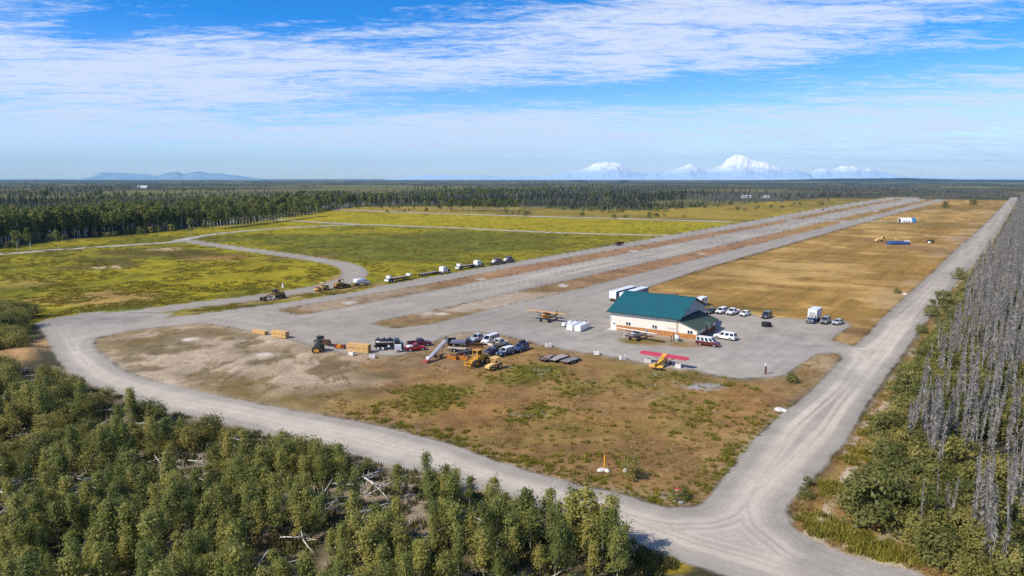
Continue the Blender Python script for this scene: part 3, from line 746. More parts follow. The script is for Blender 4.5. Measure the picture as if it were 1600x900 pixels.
# ------------------------------------------------------------------ hangar
fl = G(954, 513.6); fr = G(1058.6, 527.2)
hd = (fr - fl).normalized(); HW = (fr - fl).length; HD = 21.5; EV = 5.0; RZ = 8.7
hang = empty("hangar", fl, math.atan2(hd.y, hd.x), "cream metal hangar with a teal gable roof and a dark green lean-to porch", "hangar")
TEAL = mat("teal_roofing", (.012, .115, .135), .42, .1, .06, .4, .5)
GREENR = mat("dark_green_roofing", (.045, .075, .055), .55, 0, .15, 1.5)
SLATEW = mat("grey_gable_cladding", (.40, .40, .40), .6, 0, .06)
CEDAR = mat("cedar_boards", (.52, .23, .075), .75, 0, .35, 6)
CEDARD = mat("brown_boards", (.20, .085, .04), .8, 0, .3, 6)
w = MB()                                                     # long walls with shallow upright ribs
n = 60
for face_y in (0.0, HD):
    for i in range(n):
        x0 = HW * i / n; x1 = HW * (i + 1) / n; s = -1 if face_y == 0 else 1
        w.quad((x0, face_y, 0), (x1 - .08, face_y, 0), (x1 - .08, face_y, EV), (x0, face_y, EV))
        w.quad((x1 - .08, face_y, 0), (x1 - .04, face_y + s * .03, 0), (x1 - .04, face_y + s * .03, EV), (x1 - .08, face_y, EV))
        w.quad((x1 - .04, face_y + s * .03, 0), (x1, face_y, 0), (x1, face_y, EV), (x1 - .04, face_y + s * .03, EV))
w.add([(0, 0, 0), (0, HD, 0), (0, HD, EV), (0, HD / 2, RZ - .1), (0, 0, EV)], [(0, 1, 2, 3, 4)])
w.build("wall", OFFW, hang)
g = MB().add([(HW, .02, 0), (HW, HD, 0), (HW, HD, EV), (HW, HD / 2, RZ - .1), (HW, .02, EV)], [(0, 1, 2, 3, 4)])
g.build("gable", SLATEW, hang)
rf = MB(); ox = .9; oe = .8                                  # roof: two slabs with standing seams
sl_ = (RZ - EV) / (HD / 2)
for sgn in (0, 1):
    ye = -oe if sgn == 0 else HD + oe; ze = EV - sl_ * oe
    y0, z0, y1, z1 = ye, ze, HD / 2, RZ
    t = .16
    rf.add([(-ox, y0, z0), (HW + ox, y0, z0), (HW + ox, y1, z1), (-ox, y1, z1), (-ox, y0, z0 + t), (HW + ox, y0, z0 + t), (HW + ox, y1, z1 + t), (-ox, y1, z1 + t)],
           [(3, 2, 1, 0), (4, 5, 6, 7), (0, 1, 5, 4), (1, 2, 6, 5), (3, 0, 4, 7)])
    for i in range(45):
        x = -ox + (HW + 2 * ox) * (i + .5) / 45
        rf.add([(x - .03, y0, z0 + t), (x + .03, y0, z0 + t), (x, y0, z0 + t + .05), (x - .03, y1, z1 + t), (x + .03, y1, z1 + t), (x, y1, z1 + t + .05)], [(0, 2, 5, 3), (2, 1, 4, 5), (0, 1, 2)])
roof = rf.build("roof", TEAL, hang)
MB().box((HW / 2, HD / 2, RZ + .19), (HW + 2 * ox, .5, .08)).build("ridge_cap", TEAL, roof)
MB().box((HW / 2, -oe - .04, EV - sl_ * oe + .04), (HW + 2 * ox, .10, .26)).build("fascia", mat("dark_teal_trim", (.01, .06, .065), .5), roof)
wb = MB()
for i in range(64):
    x0 = 1.75 + (HW - 1.8) * i / 64; ww = (HW - 1.8) / 64
    wb.box((x0 + ww / 2, -.07, .62 + .02 * math.sin(i * 7.1)), (ww - .025, .05 + .02 * ((i * 7) % 3), 1.24))
wb.build("wainscot", CEDAR, hang)
MB().box((1.75 + (HW - 1.8) / 2, -.08, 1.28), (HW - 1.8, .10, .07)).build("wainscot_rail", CEDAR, hang)
for x in (.06, HW - .06): MB().box((x, -.06, EV / 2), (.14, .10, EV)).build("corner_trim", WHITE if x < 1 else CEDAR, hang)
d = MB().box((1.05, -.05, 1.1), (1.0, .08, 2.15)).build("door", WHITE, hang)
MB().box((1.05, -.105, 1.62), (.42, .03, .5)).build("pane", GLASS, d); MB().box((1.42, -.12, 1.05), (.06, .08, .12)).build("handle", DARK, d)
MB().box((1.05, -.8, .06), (2.8, 1.4, .12)).build("doorstep", ROCK, hang)
def hwin(x, y, z, ax='x', parent=hang):
    for k in (-.36, .36):
        f = MB().box((x + (k if ax == 'x' else 0), y, z), (.62, .08, .95) if ax == 'x' else (.08, .62, .95)).build("window", WHITE, parent)
        MB().box((x + (k if ax == 'x' else 0), y - (.035 if ax == 'x' else 0), z), (.48, .06, .80)).build("pane", GLASS, f)
hwin(5.15, -.05, 2.0); hwin(12.5, -.05, 2.0)
MB().box((17.2, -.05, 2.25), (2.0, .05, .22)).build("sign_board", mat("faded_board", (.55, .50, .45), .7), hang)
for k in range(2): MB().box((16.6 + .8 * k, -.05, 1.85), (.18, .05, .12)).build("outlet_box", DARK, hang)
MB().cyl((HW - .45, -.12, 0), (HW - .45, -.12, EV - .4), .05).build("downpipe", WHITE, hang)
# lean-to porch on the right gable
lt = MB(); LW = 5.0; LD = 15.0; LZ0 = 4.5; LZ1 = 2.75
lt.add([(HW + .02, .0, 0), (HW + LW, 0, 0), (HW + LW, 0, LZ1 - .12), (HW + .02, 0, LZ0 - .15)], [(0, 1, 2, 3)])
lt.add([(HW + LW, 0, 0), (HW + LW, LD, 0), (HW + LW, LD, LZ1 - .12), (HW + LW, 0, LZ1 - .12)], [(0, 1, 2, 3)])
lt.add([(HW, LD, 0), (HW + LW, LD, 0), (HW + LW, LD, LZ1 - .12), (HW, LD, LZ0 - .15)], [(3, 2, 1, 0)])
lt.build("lean_to_wall", OFFW, hang)
lr_ = MB(); e = .7; sl2 = (LZ0 - LZ1) / LW; t = .14
xa, xb = HW + .03, HW + LW + e; za, zb = LZ0, LZ1 - sl2 * e
lr_.add([(xa, -e, za), (xb, -e, zb), (xb, LD + e, zb), (xa, LD + e, za), (xa, -e, za + t), (xb, -e, zb + t), (xb, LD + e, zb + t), (xa, LD + e, za + t)],
        [(3, 2, 1, 0), (4, 5, 6, 7), (0, 1, 5, 4), (1, 2, 6, 5), (2, 3, 7, 6), (3, 0, 4, 7)])
for i in range(34):
    y = -e + (LD + 2 * e) * (i + .5) / 34
    lr_.box(((xa + xb) / 2, y, (za + zb) / 2 + t + .02), (math.hypot(xb - xa, za - zb), .05, .05), 0, math.atan2(za - zb, xb - xa))
ltr = lr_.build("lean_to_roof", GREENR, hang)
wb = MB()
for i in range(17):
    ww = LW / 17
    wb.box((HW + ww * (i + .5), -.07, .62 + .02 * math.sin(i * 5)), (ww - .025, .05 + .02 * ((i * 5) % 3), 1.24))
wb.build("lean_to_wainscot", CEDAR, hang)
for i0, i1 in ((0, 21), (26, 48)):
    wb = MB()
    for i in range(i0, i1):
        ww = LD / 48
        wb.box((HW + LW + .05, ww * (i + .5), .6), (.05 + .02 * ((i * 5) % 3), ww - .025, 1.2))
    wb.build("porch_wainscot", CEDARD, hang)
hwin(HW + 3.2, -.05, 1.75)
pd = MB().box((HW + LW + .05, 7.4, 1.05), (.08, 1.0, 2.1)).build("porch_door", mat("dark_door", (.06, .05, .045), .5), hang)
pg = MB()
pg.add([(HW + LW - 1.6, 7.4, 3.35), (HW + LW + 1.3, 7.4, 3.35), (HW + LW + 1.3, 5.9, 2.35), (HW + LW + .1, 5.9, 2.35), (HW + LW + 1.3, 8.9, 2.35), (HW + LW + .1, 8.9, 2.35)], [(0, 1, 2, 3), (0, 5, 4, 1), (1, 4, 2)])
pgo = pg.build("porch_gable", GREENR, hang)
for y in (6.0, 8.8): MB().box((HW + LW + 1.2, y, 1.2), (.16, .16, 2.4)).build("porch_post", CEDARD, hang)

# ------------------------------------------------------------------ placing vehicles by real ground points
def place(root, px, py, dx=None, dy=None, ang=None, z=0.0):
    p = G(px, py); root.location = (p.x, p.y, z)
    if ang is None:
        q = G(px + dx, py + dy); ang = math.atan2(q.y - p.y, q.x - p.x)
    root.rotation_euler = (0, 0, ang)
    return root
RUN = RW
WHEEL_MESH = {}
def wheel(parent, x, y, r, wd, rim=RIM, name="wheel"):
    k = (round(r, 3), round(wd, 3), rim.name)
    if k not in WHEEL_MESH:
        WHEEL_MESH[k] = (MB().cyl((0, -wd / 2, 0), (0, wd / 2, 0), r, n=16).mesh("tyre", BLACK), MB().cyl((0, -wd / 2 - .015, 0), (0, wd / 2 + .015, 0), r * .62, n=12).mesh("rim", rim))
    a, b = WHEEL_MESH[k]
    o = bpy.data.objects.new(name, a); COL.objects.link(o); o.parent = parent; o.location = (x, y, r)
    q = bpy.data.objects.new("rim", b); COL.objects.link(q); q.parent = o
    return o
def rring(x, w, z0, z1, c=.12):
    c = min(c, (z1 - z0) * .35)
    return [(x, -w * .88, z0), (x, -w, z0 + c), (x, -w, z1 - c), (x, -w * .88, z1), (x, w * .88, z1), (x, w, z1 - c), (x, w, z0 + c), (x, w * .88, z0)]
def panel(parent, name, m, q, inset=.08, off=.015):
    """a pane lying proud on a face given by four corners (outward order)"""
    q = [Vector(p) for p in q]; c = sum(q, Vector()) / 4
    nrm = (q[1] - q[0]).cross(q[3] - q[0]).normalized()
    r = [p + (c - p) * inset + nrm * off for p in q]; r2 = [p - nrm * (off + .03) for p in r]
    return MB().add(r + r2, [(0, 1, 2, 3), (0, 4, 5, 1), (1, 5, 6, 2), (2, 6, 7, 3), (3, 7, 4, 0)]).build(name, m, parent)

def car(style, m, label, cat, group, roofm=None, lowm=None, rim=RIM, name=None):
    S = dict(
        sedan=dict(low=[(-2.42, .70, .42, .78), (-2.3, .84, .28, .96), (-1.5, .91, .22, 1.0), (0, .92, .20, .96), (1.2, .91, .22, .92), (2.1, .84, .26, .80), (2.42, .66, .38, .66)], cab=(-1.85, -1.05, .35, 1.10, .93, 1.43), wh=(1.42, -1.38), r=.33),
        suv=dict(low=[(-2.42, .80, .45, 1.05), (-2.35, .92, .36, 1.14), (-1.2, .97, .32, 1.12), (.9, .97, .32, 1.10), (1.9, .94, .34, 1.04), (2.4, .84, .42, .90)], cab=(-2.36, -2.12, .45, 1.15, 1.08, 1.80), wh=(1.45, -1.42), r=.39),
        longsuv=dict(low=[(-2.82, .84, .5, 1.1), (-2.75, .98, .38, 1.18), (-1.2, 1.0, .34, 1.16), (1.2, 1.0, .34, 1.14), (2.3, .96, .36, 1.08), (2.8, .86, .44, .92)], cab=(-2.76, -2.5, .75, 1.42, 1.12, 1.93), wh=(1.75, -1.72), r=.42),
        van=dict(low=[(-2.8, .88, .5, 1.2), (-2.74, 1.0, .36, 1.26), (-1.2, 1.01, .32, 1.25), (1.6, 1.01, .32, 1.22), (2.3, .97, .34, 1.10), (2.78, .86, .42, .95)], cab=(-2.74, -2.62, .95, 1.85, 1.20, 2.12), wh=(1.85, -1.65), r=.39),
        pickup=dict(low=[(-2.9, .88, .52, .80), (-2.85, .98, .45, .82), (-.75, .99, .40, .82), (-.70, .99, .40, 1.16), (1.3, .99, .38, 1.16), (2.4, .97, .42, 1.10), (2.88, .86, .48, .96)], cab=(-.68, -.52, .78, 1.42, 1.14, 1.88), wh=(1.85, -1.72), r=.41),
        oldpickup=dict(low=[(-2.4, .80, .48, .76), (-2.35, .88, .42, .78), (-.55, .89, .38, .78), (-.5, .89, .38, 1.02), (1.0, .89, .36, 1.02), (2.0, .86, .38, .96), (2.42, .76, .44, .84)], cab=(-.48, -.38, .45, 1.0, 1.00, 1.60), wh=(1.5, -1.45), r=.36))[style]
    root = empty(name or {'sedan': 'car', 'suv': 'suv', 'longsuv': 'suv', 'van': 'van', 'pickup': 'pickup_truck', 'oldpickup': 'pickup_truck'}[style], (0, 0, 0), 0, label, cat, group)
    low = S['low']
    b = MB().loft([rring(x, w_, a, c) for x, w_, a, c in low])
    body = b.build("body", m, root)
    if lowm: MB().loft([rring(x, w_ + .012, a + .01, a + (c - a) * .62, .05) for x, w_, a, c in low]).build("lower_body", lowm, root)
    rb, rt, ft, fb, zb, zt = S['cab']
    wb_ = max(p[1] for p in low) * .93; wt = wb_ * .83
    B = [(rb, -wb_, zb), (fb, -wb_, zb), (fb, wb_, zb), (rb, wb_, zb)]; T = [(rt, -wt, zt), (ft, -wt, zt), (ft, wt, zt), (rt, wt, zt)]
    cab = MB().add(B + T, [(4, 5, 6, 7), (0, 1, 5, 4), (1, 2, 6, 5), (2, 3, 7, 6), (3, 0, 4, 7)]).build("cabin", roofm or m, root)
    MB().loft([[(x, -wq, zt - .02), (x, -wq * .9, zt + .05), (x, wq * .9, zt + .05), (x, wq, zt - .02)] for x, wq in ((rt + .02, wt * .94), (rt + .15, wt), (ft - .12, wt), (ft, wt * .94))]).build("roof", roofm or m, root)
    lerp = lambda a, c, t: tuple(a[i] + (c[i] - a[i]) * t for i in range(3))
    panel(root, "windscreen", GLASS, [B[1], B[2], T[2], T[1]], .13)
    panel(root, "rear_window", GLASS, [B[3], B[0], T[0], T[3]], .2)
    nwin = {'sedan': 2, 'suv': 3, 'longsuv': 3, 'van': 4, 'pickup': 2, 'oldpickup': 1}[style]
    for k in range(nwin):
        t0, t1 = k / nwin + .02, (k + 1) / nwin - .02
        panel(root, "side_window", GLASS, [lerp(B[0], B[1], t0), lerp(B[0], B[1], t1), lerp(T[0], T[1], t1), lerp(T[0], T[1], t0)], .16)
        panel(root, "side_window", GLASS, [lerp(B[3], B[2], t1), lerp(B[3], B[2], t0), lerp(T[3], T[2], t0), lerp(T[3], T[2], t1)], .16)
    if 'pickup' in style:
        wq = low[1][1]; x0, x1 = low[0][0], low[2][0]; zf = low[1][3]; zt_ = low[3][3] + .08
        bd = MB()
        for s in (-1, 1): bd.box(((x0 + x1) / 2, s * (wq - .05), (zf + zt_) / 2), (x1 - x0, .10, zt_ - zf))
        bd.box((x0 + .05, 0, (zf + zt_) / 2), (.09, 2 * wq - .2, zt_ - zf))
        bd.build("bed", m, root)
        MB().box(((x0 + x1) / 2, 0, zf + .012), (x1 - x0 - .15, 2 * wq - .25, .02)).build("bed_floor", DARK, root)
    xf, xr = low[-1][0], low[0][0]; zh = (low[-1][2] + low[-1][3]) / 2 + .08
    for s in (-1, 1):
        MB().box((xf - .06, s * low[-1][1] * .80, zh), (.16, .30, .18)).build("headlight", CLEARL, root)
        MB().box((xr + .05, s * low[0][1] * .92, low[0][3] - .12 if 'pickup' not in style else low[0][3] + .05), (.14, .16, .26)).build("taillight", REDL, root)
        MB().box((fb - .25, s * (wb_ + .14), zb + .12), (.12, .20, .16)).build("mirror", m if style != 'van' else DARK, root)
    MB().box((xf + .02, 0, low[-1][2] + .08), (.16, low[-1][1] * 1.9, .18)).build("bumper", STEEL if style in ('pickup', 'van', 'longsuv') else DARK, root)
    MB().box((xr - .02, 0, low[0][2] + .06), (.16, low[0][1] * 1.9, .18)).build("rear_bumper", STEEL if style in ('pickup', 'van', 'longsuv') else DARK, root)
    MB().box((xf + .0, 0, zh), (.10, low[-1][1] * 1.1, .16)).build("grille", DARK, root)
    y = max(p[1] for p in low) - .10
    for x in S['wh']:
        for s in (-1, 1): wheel(root, x, s * y, S['r'], .24, rim)
    return root
P_RED = paint("red", (.42, .012, .018)); P_MAR = paint("maroon", (.10, .010, .018)); P_NAVY = paint("navy", (.012, .035, .11)); P_BLACK = paint("black", (.012, .011, .016))
P_GREY = paint("grey", (.20, .21, .23)); P_SILV = paint("silver", (.46, .47, .49)); P_DKG = paint("charcoal", (.045, .048, .055)); P_PURP = paint("dark_plum", (.045, .022, .06)); P_BLUE = paint("blue", (.02, .07, .19)); P_TAN = paint("pale_tan", (.66, .60, .50))
ROWG = "cars parked along the golden field edge"; YARDG = "cars parked in the near yard"
place(car('sedan', P_DKG, "dark grey car half hidden by the hangar corner, first in the field row", "car", ROWG), 1111, 489, -1, .3)
place(car('suv', WHITE, "white suv with a tall cabin between a dark car and a white pickup", "suv", ROWG), 1127, 489.5, -1, .3)
place(car('pickup', WHITE, "white crew cab pickup between a white suv and a white car in the field row", "pickup truck", ROWG, None, None), 1145, 491, -1, .3)
place(car('sedan', WHITE, "low white car last in the row, right of the white pickup", "car", ROWG), 1164, 493, -1, .3)
place(car('suv', P_DKG, "charcoal suv standing alone above the black tank", "suv", ROWG), 1197.5, 496.5, -1, .42)
place(car('suv', P_GREY, "grey suv right beside the white box truck", "suv", ROWG), 1289.5, 505, -1, .55)
place(car('sedan', P_SILV, "pale silver car at the far right end of the apron row", "car", ROWG), 1309, 506.5, -1, .35)
place(car('van', P_MAR, "maroon and white passenger van parked by the porch of the hangar", "van", None, WHITE), 1106, 540, 1, .145)
place(car('longsuv', WHITE, "long white suv behind the maroon van beside the porch", "suv", None), 1133, 530, -1, -.16)
place(car('pickup', P_SILV, "silver pickup with a dark bed, topmost of the vehicles in the near yard", "pickup truck", YARDG), 747, 532.5, -1, .30)
place(car('van', WHITE, "white windowed van between two pickups in the near yard", "van", YARDG), 766, 536, -1, .33)
place(car('pickup', P_TAN, "pale pickup loaded with gear, tail towards the loader", "pickup truck", YARDG), 779, 541, 1, -.24)
place(car('sedan', P_PURP, "very dark plum car beside the blue suv with a white roof", "car", YARDG), 768.5, 553.5, -1, .22)
place(car('suv', P_NAVY, "dark blue suv with a white roof in the near yard", "suv", YARDG, WHITE), 790, 554.5, -1, .28)
bs = place(car('suv', P_BLUE, "blue car with a black roof box, rightmost of the yard vehicles", "car", YARDG), 813.5, 548, -1, .36)
MB().loft([rring(x, w_, 1.92, 1.92 + h, .1) for x, w_, h in ((-1.9, .3, .25), (-1.5, .42, .42), (.1, .42, .42), (.5, .25, .2))]).build("roof_box", BLACK, bs)
place(car('oldpickup', P_RED, "bright red pickup with a white load in its bed", "pickup truck", YARDG, rim=WRIM), 649, 547.5, 1, -.10)
place(car('pickup', P_MAR, "dark maroon pickup behind the bright red pickup", "pickup truck", YARDG), 655, 540.5, 1, -.09)

# ------------------------------------------------------------------ bush planes
def wingpts(span, chord, y0=-1):
    ring = []
    n = 9
    for i in range(n + 1):
        t = math.pi * i / n; ring.append((math.cos(t) * chord / 2, -span / 2 + chord * .45 - math.sin(t) * chord * .45))
    for i in range(n + 1):
        t = math.pi * i / n; ring.append((-math.cos(t) * chord / 2, span / 2 - chord * .45 + math.sin(t) * chord * .45))
    return ring
def airplane(label, wl, wr, zw, tail_to, mw, mf, mt, strut=DARK, span=10.8, center=None, ws=1.0):
    A = G(*wl, zw); B = G(*wr, zw); c = (A + B) / 2; d = (B - A).normalized(); f = Vector((-d.y, d.x, 0))
    if tail_to < 0: f = -f
    root = empty("airplane", (c.x, c.y, 0), math.atan2(f.y, f.x), label, "airplane", "small planes parked on the apron")
    k_ = (B - A).length / span; root.scale = (k_, k_, k_)
    chord = 1.62; L_ = 6.9
    pitch = math.radians(11)
    def Rz(x, z): return (x * math.cos(pitch) - z * math.sin(pitch) * 0, z + x * math.sin(pitch))
    def tp(x, y, z): return (x, y, 1.35 + (z - 1.35) + x * math.sin(pitch))
    fs = MB(); st = [(2.25, .18, 1.0, 1.45), (2.1, .42, .80, 1.62), (1.3, .46, .72, 1.72), (.6, .46, .66, 2.06), (-.7, .46, .68, 2.06), (-2.0, .36, .92, 1.80), (-3.4, .20, 1.18, 1.62), (-4.5, .06, 1.38, 1.56)]
    fs.loft([[tp(x, -w_ * .8, a), tp(x, -w_, a + (b - a) * .3), tp(x, -w_ * .95, b - (b - a) * .15), tp(x, 0, b), tp(x, w_ * .95, b - (b - a) * .15), tp(x, w_, a + (b - a) * .3), tp(x, w_ * .8, a)] for x, w_, a, b in st])
    fus = fs.build("fuselage", mf, root, True)
    wg = MB(); r = wingpts(span, chord); n = len(r); zc = 2.14
    top = [tp(x * .96, y, zc + .09) for x, y in r]; bot = [tp(x, y, zc - .05) for x, y in r]
    wg.add(bot + top, [tuple(range(n))[::-1], tuple(range(n, 2 * n))] + [(i, (i + 1) % n, n + (i + 1) % n, n + i) for i in range(n)])
    wing = wg.build("wing", mw, root)
    if mf is not mw and mw.name.startswith("paint_red"):
        MB().box(tp(-.02, 0, zc + .05), (chord * .98, .92, .14), 0, -pitch).build("wing_centre", mf, root)
        MB().loft([[tp(x, -w_, 1.9), tp(x, 0, b), tp(x, w_, 1.9)] for x, w_, b in ((-.7, .44, 2.25), (-2.4, .32, 1.95), (-4.2, .1, 1.66))]).build("spine", mf, root)
    tl = MB(); r = wingpts(3.1, 1.15); n = len(r)
    t_ = [tp(x - 4.15, y, 1.60) for x, y in r]; b_ = [tp(x - 4.15, y, 1.54) for x, y in r]
    tl.add(b_ + t_, [tuple(range(n))[::-1], tuple(range(n, 2 * n))] + [(i, (i + 1) % n, n + (i + 1) % n, n + i) for i in range(n)])
    tl.build("tailplane", mt, root)
    fp = [(-3.5, 1.55), (-4.0, 2.25), (-4.3, 2.55), (-4.75, 2.62), (-5.05, 2.3), (-5.05, 1.5), (-4.5, 1.4)]
    MB().add([tp(x, -.04, z) for x, z in fp] + [tp(x, .04, z) for x, z in fp], [tuple(range(7)), tuple(range(13, 6, -1))] + [(i, 7 + i, 7 + (i + 1) % 7, (i + 1) % 7) for i in range(7)]).build("fin", mt, root)
    for s in (-1, 1):
        MB().cyl(tp(.2, s * .44, .78), tp(.25, s * 2.9, zc - .05), .05, n=6).cyl(tp(-.5, s * .44, .80), tp(-.45, s * 2.7, zc - .05), .04, n=6).build("wing_strut", strut, root)
        MB().cyl(tp(1.0, s * .40, .75), (1.15, s * 1.0, .42), .05, n=6).cyl(tp(.4, s * .40, .75), (1.1, s * 1.0, .42), .04, n=6).build("gear_leg", strut, root)
        wheel(root, 1.15, s * 1.05, .40, .26, DARK)
        MB().quad(tp(1.25, s * .475, 1.62), tp(.65, s * .475, 1.66), tp(.6, s * .475, 2.0), tp(1.0, s * .45, 1.95)).quad(tp(.55, s * .475, 1.6), tp(-.6, s * .475, 1.62), tp(-.6, s * .475, 1.98), tp(.55, s * .475, 2.0)).build("side_window", GLASS, root)
    MB().add([tp(1.42, -.40, 1.73), tp(1.42, .40, 1.73), tp(.72, .42, 2.09), tp(.72, -.42, 2.09), tp(1.3, -.4, 1.66), tp(1.3, .4, 1.66), tp(.62, .42, 2.0), tp(.62, -.42, 2.0)], [(0, 1, 2, 3), (0, 3, 7, 4), (1, 5, 6, 2)]).build("windscreen", GLASS, root)
    MB().cyl((-4.6, 0, .25), tp(-4.3, 0, 1.45), .05, n=6).cyl((-4.6, -.08, .13), (-4.6, .08, .13), .13, n=8).build("tail_wheel", strut, root)
    pr = MB().cyl(tp(2.2, 0, 1.25), tp(2.45, 0, 1.25), .14, .04, 8)
    for s in (-1, 1): pr.box(tp(2.34, s * .55, 1.25), (.05, .95, .14), 0, .3)
    pr.build("propeller", DARK, root)
    return root
P_RW = paint("red_wing", (.52, .025, .05)); P_YW = paint("plane_yellow", (.80, .42, .02)); P_OR = paint("plane_orange", (.78, .36, .03)); P_LSIL = paint("plane_silver", (.50, .48, .56)); P_CRM = paint("plane_cream", (.78, .72, .64))
airplane("yellow bush plane with broad red wings parked at the apron edge, tail to the field", (1000.5, 550.5), (1076.3, 562), 2.1, 1, P_RW, P_YW, P_YW)
airplane("orange yellow bush plane parked out on the open apron", (823, 487), (888.5, 494.5), 2.1, -1, P_OR, paint("dull_orange", (.66, .28, .03)), paint("plane_olive", (.34, .24, .04)))
airplane("silver and cream plane parked on the turf in front of the hangar wall", (963.5, 513), (1028, 523.5), 2.1, -1, P_CRM, P_LSIL, P_LSIL)
# ------------------------------------------------------------------ trucks and trailers
def trailer_box(label, px, py, ang, L_, Wd, Hh, z0, m, side=None, face=None, group=None):
    r = empty("semi_trailer", (0, 0, 0), 0, label, "trailer", group)
    MB().box((0, 0, z0 + Hh / 2), (L_, Wd, Hh)).build("cargo_box", m, r)
    rb = MB()
    for s in (-1, 1):
        for i in range(int(L_ / .6)): rb.box((-L_ / 2 + .3 + i * .6, s * (Wd / 2 + .015), z0 + Hh / 2), (.06, .03, Hh - .1))
    rb.build("side_ribs", side or m, r)
    if side:
        for s in (-1, 1): MB().box((0, s * (Wd / 2 + .006), z0 + Hh / 2), (L_ - .02, .012, Hh - .15)).build("side_panel", side, r)
    for s in (-1, 1):
        MB().box((-L_ / 2 - .02, s * Wd / 4, z0 + Hh / 2), (.05, Wd / 2 - .06, Hh - .12)).build("rear_door", face or m, r)
    MB().box((0, 0, z0 - .12), (L_, .9, .24)).build("chassis", RUST, r)
    MB().box((-L_ / 2 + .1, 0, z0 - .55), (.12, Wd * .8, .14)).box((-L_ / 2 + .1, -.7, z0 - .3), (.1, .1, .5)).box((-L_ / 2 + .1, .7, z0 - .3), (.1, .1, .5)).build("bumper", RUST, r)
    for s in (-1, 1): MB().box((L_ / 2 - 2.6, s * .75, z0 / 2), (.16, .16, z0)).build("landing_leg", DARK, r)
    for x in (-L_ / 2 + 1.2, -L_ / 2 + 2.5):
        for s in (-1, 1): wheel(r, x, s * (Wd / 2 - .3), .5, .5, WRIM)
    p = G(px, py); r.location = (p.x + math.cos(ang) * L_ / 2, p.y + math.sin(ang) * L_ / 2, 0); r.rotation_euler = (0, 0, ang)
    return r
PBLUE = paint("trailer_blue", (.035, .12, .26)); 
trailer_box("white semi trailer with a grey side, left of the pair behind the hangar", 957, 471.5, RUN, 14.6, 2.6, 2.4, 1.1, WHITE, paint("trailer_slate", (.19, .22, .28)), WHITE, "semi trailers parked behind the hangar")
trailer_box("long white semi trailer with a blue side, right of the pair behind the hangar", 973, 475, RUN, 16.2, 2.6, 2.5, 1.1, WHITE, PBLUE, WHITE, "semi trailers parked behind the hangar")
# dark cargo container beyond the ridge, and the white camper
r = empty("cargo_container", (0, 0, 0), 0, "rust brown shipping container showing over the hangar roof ridge", "container")
MB().box((0, 0, 1.3), (9.5, 2.4, 2.6)).build("cargo_box", mat("brown_container", (.13, .055, .045), .7, 0, .3), r)
rb = MB()
for s in (-1, 1):
    for i in range(30): rb.box((-4.6 + i * .31, s * 1.22, 1.3), (.14, .05, 2.4))
rb.build("corrugation", MATS["brown_container"], r)
for s in (-1, 1): MB().box((4.78, s * .6, 1.3), (.06, 1.1, 2.4)).build("door", MATS["brown_container"], r)
place(r, 1037, 471.5, 1, .05, z=0)
r = empty("camper_trailer", (0, 0, 0), 0, "white camper trailer behind the right end of the hangar", "camper")
MB().prism([(-2.6, .5), (2.2, .5), (2.7, 1.2), (2.4, 2.6), (-2.4, 2.7), (-2.7, 1.6)], -1.1, 1.1).build("body", WHITE, r)
for s in (-1, 1):
    MB().box((-.9, s * 1.11, 1.85), (.9, .04, .6)).build("window", GLASS, r); MB().box((1.2, s * 1.11, 1.85), (.7, .04, .6)).build("window", GLASS, r)
    wheel(r, -.3, s * .98, .35, .22)
MB().box((3.1, 0, .5), (1.1, .1, .1)).build("tow_bar", DARK, r)
place(r, 1095.5, 477, -1, .35)

def box_truck():
    r = empty("box_truck", (0, 0, 0), 0, "tall white box truck with a dark blue rounded cab, between the field row cars", "truck")
    MB().box((-1.5, 0, 2.45), (5.6, 2.4, 2.6)).build("cargo_box", WHITE, r)
    rb = MB()
    for s in (-1, 1):
        for i in range(9): rb.box((-4.1 + i * .65, s * 1.215, 2.45), (.05, .03, 2.5))
    rb.build("side_ribs", P_SILV, r)
    MB().box((1.33, 0, 2.75), (.05, 1.5, .45)).build("front_panel", mat("grey_panel", (.40, .42, .45), .5), r)
    MB().box((-1.2, 0, .98), (6.2, .9, .2)).build("chassis", DARK, r)
    cb = MB().loft([rring(x, w_, .62, z, .18) for x, w_, z in ((1.42, 1.0, 1.75), (1.9, 1.02, 1.75), (2.6, .86, 1.52), (3.3, .76, 1.42), (3.6, .55, 1.2))]).build("hood", P_NAVY, r, True)
    B = [(1.40, -.98, 1.65), (2.35, -.94, 1.65), (2.35, .94, 1.65), (1.40, .98, 1.65)]; T = [(1.42, -.86, 2.4), (1.95, -.82, 2.4), (1.95, .82, 2.4), (1.42, .86, 2.4)]
    MB().add(B + T, [(4, 5, 6, 7), (0, 1, 5, 4), (1, 2, 6, 5), (2, 3, 7, 6), (3, 0, 4, 7)]).build("cab", P_NAVY, r)
    panel(r, "windscreen", GLASS, [B[1], B[2], T[2], T[1]], .12)
    for s in (0, 1): panel(r, "side_window", GLASS, [B[0], B[1], T[1], T[0]] if s == 0 else [B[2], B[3], T[3], T[2]], .16)
    for s in (-1, 1):
        MB().loft([rring(x, .22, .55, z, .1) for x, z in ((2.2, .9), (2.6, 1.12), (3.1, 1.12), (3.5, .8))]).build("fender", P_NAVY, r).location = (0, s * .88, 0)
        MB().cyl((3.4, s * .68, 1.12), (3.56, s * .68, 1.12), .14, n=10).build("headlight", CLEARL, r)
        wheel(r, 2.8, s * .95, .45, .26); wheel(r, -2.6, s * .92, .47, .5)
    MB().box((3.62, 0, .62), (.14, 2.0, .22)).build("bumper", STEEL, r); MB().box((3.58, 0, 1.0), (.1, .7, .5)).build("grille", STEEL, r)
    return r
place(box_truck(), 1270, 503, -1, .62)

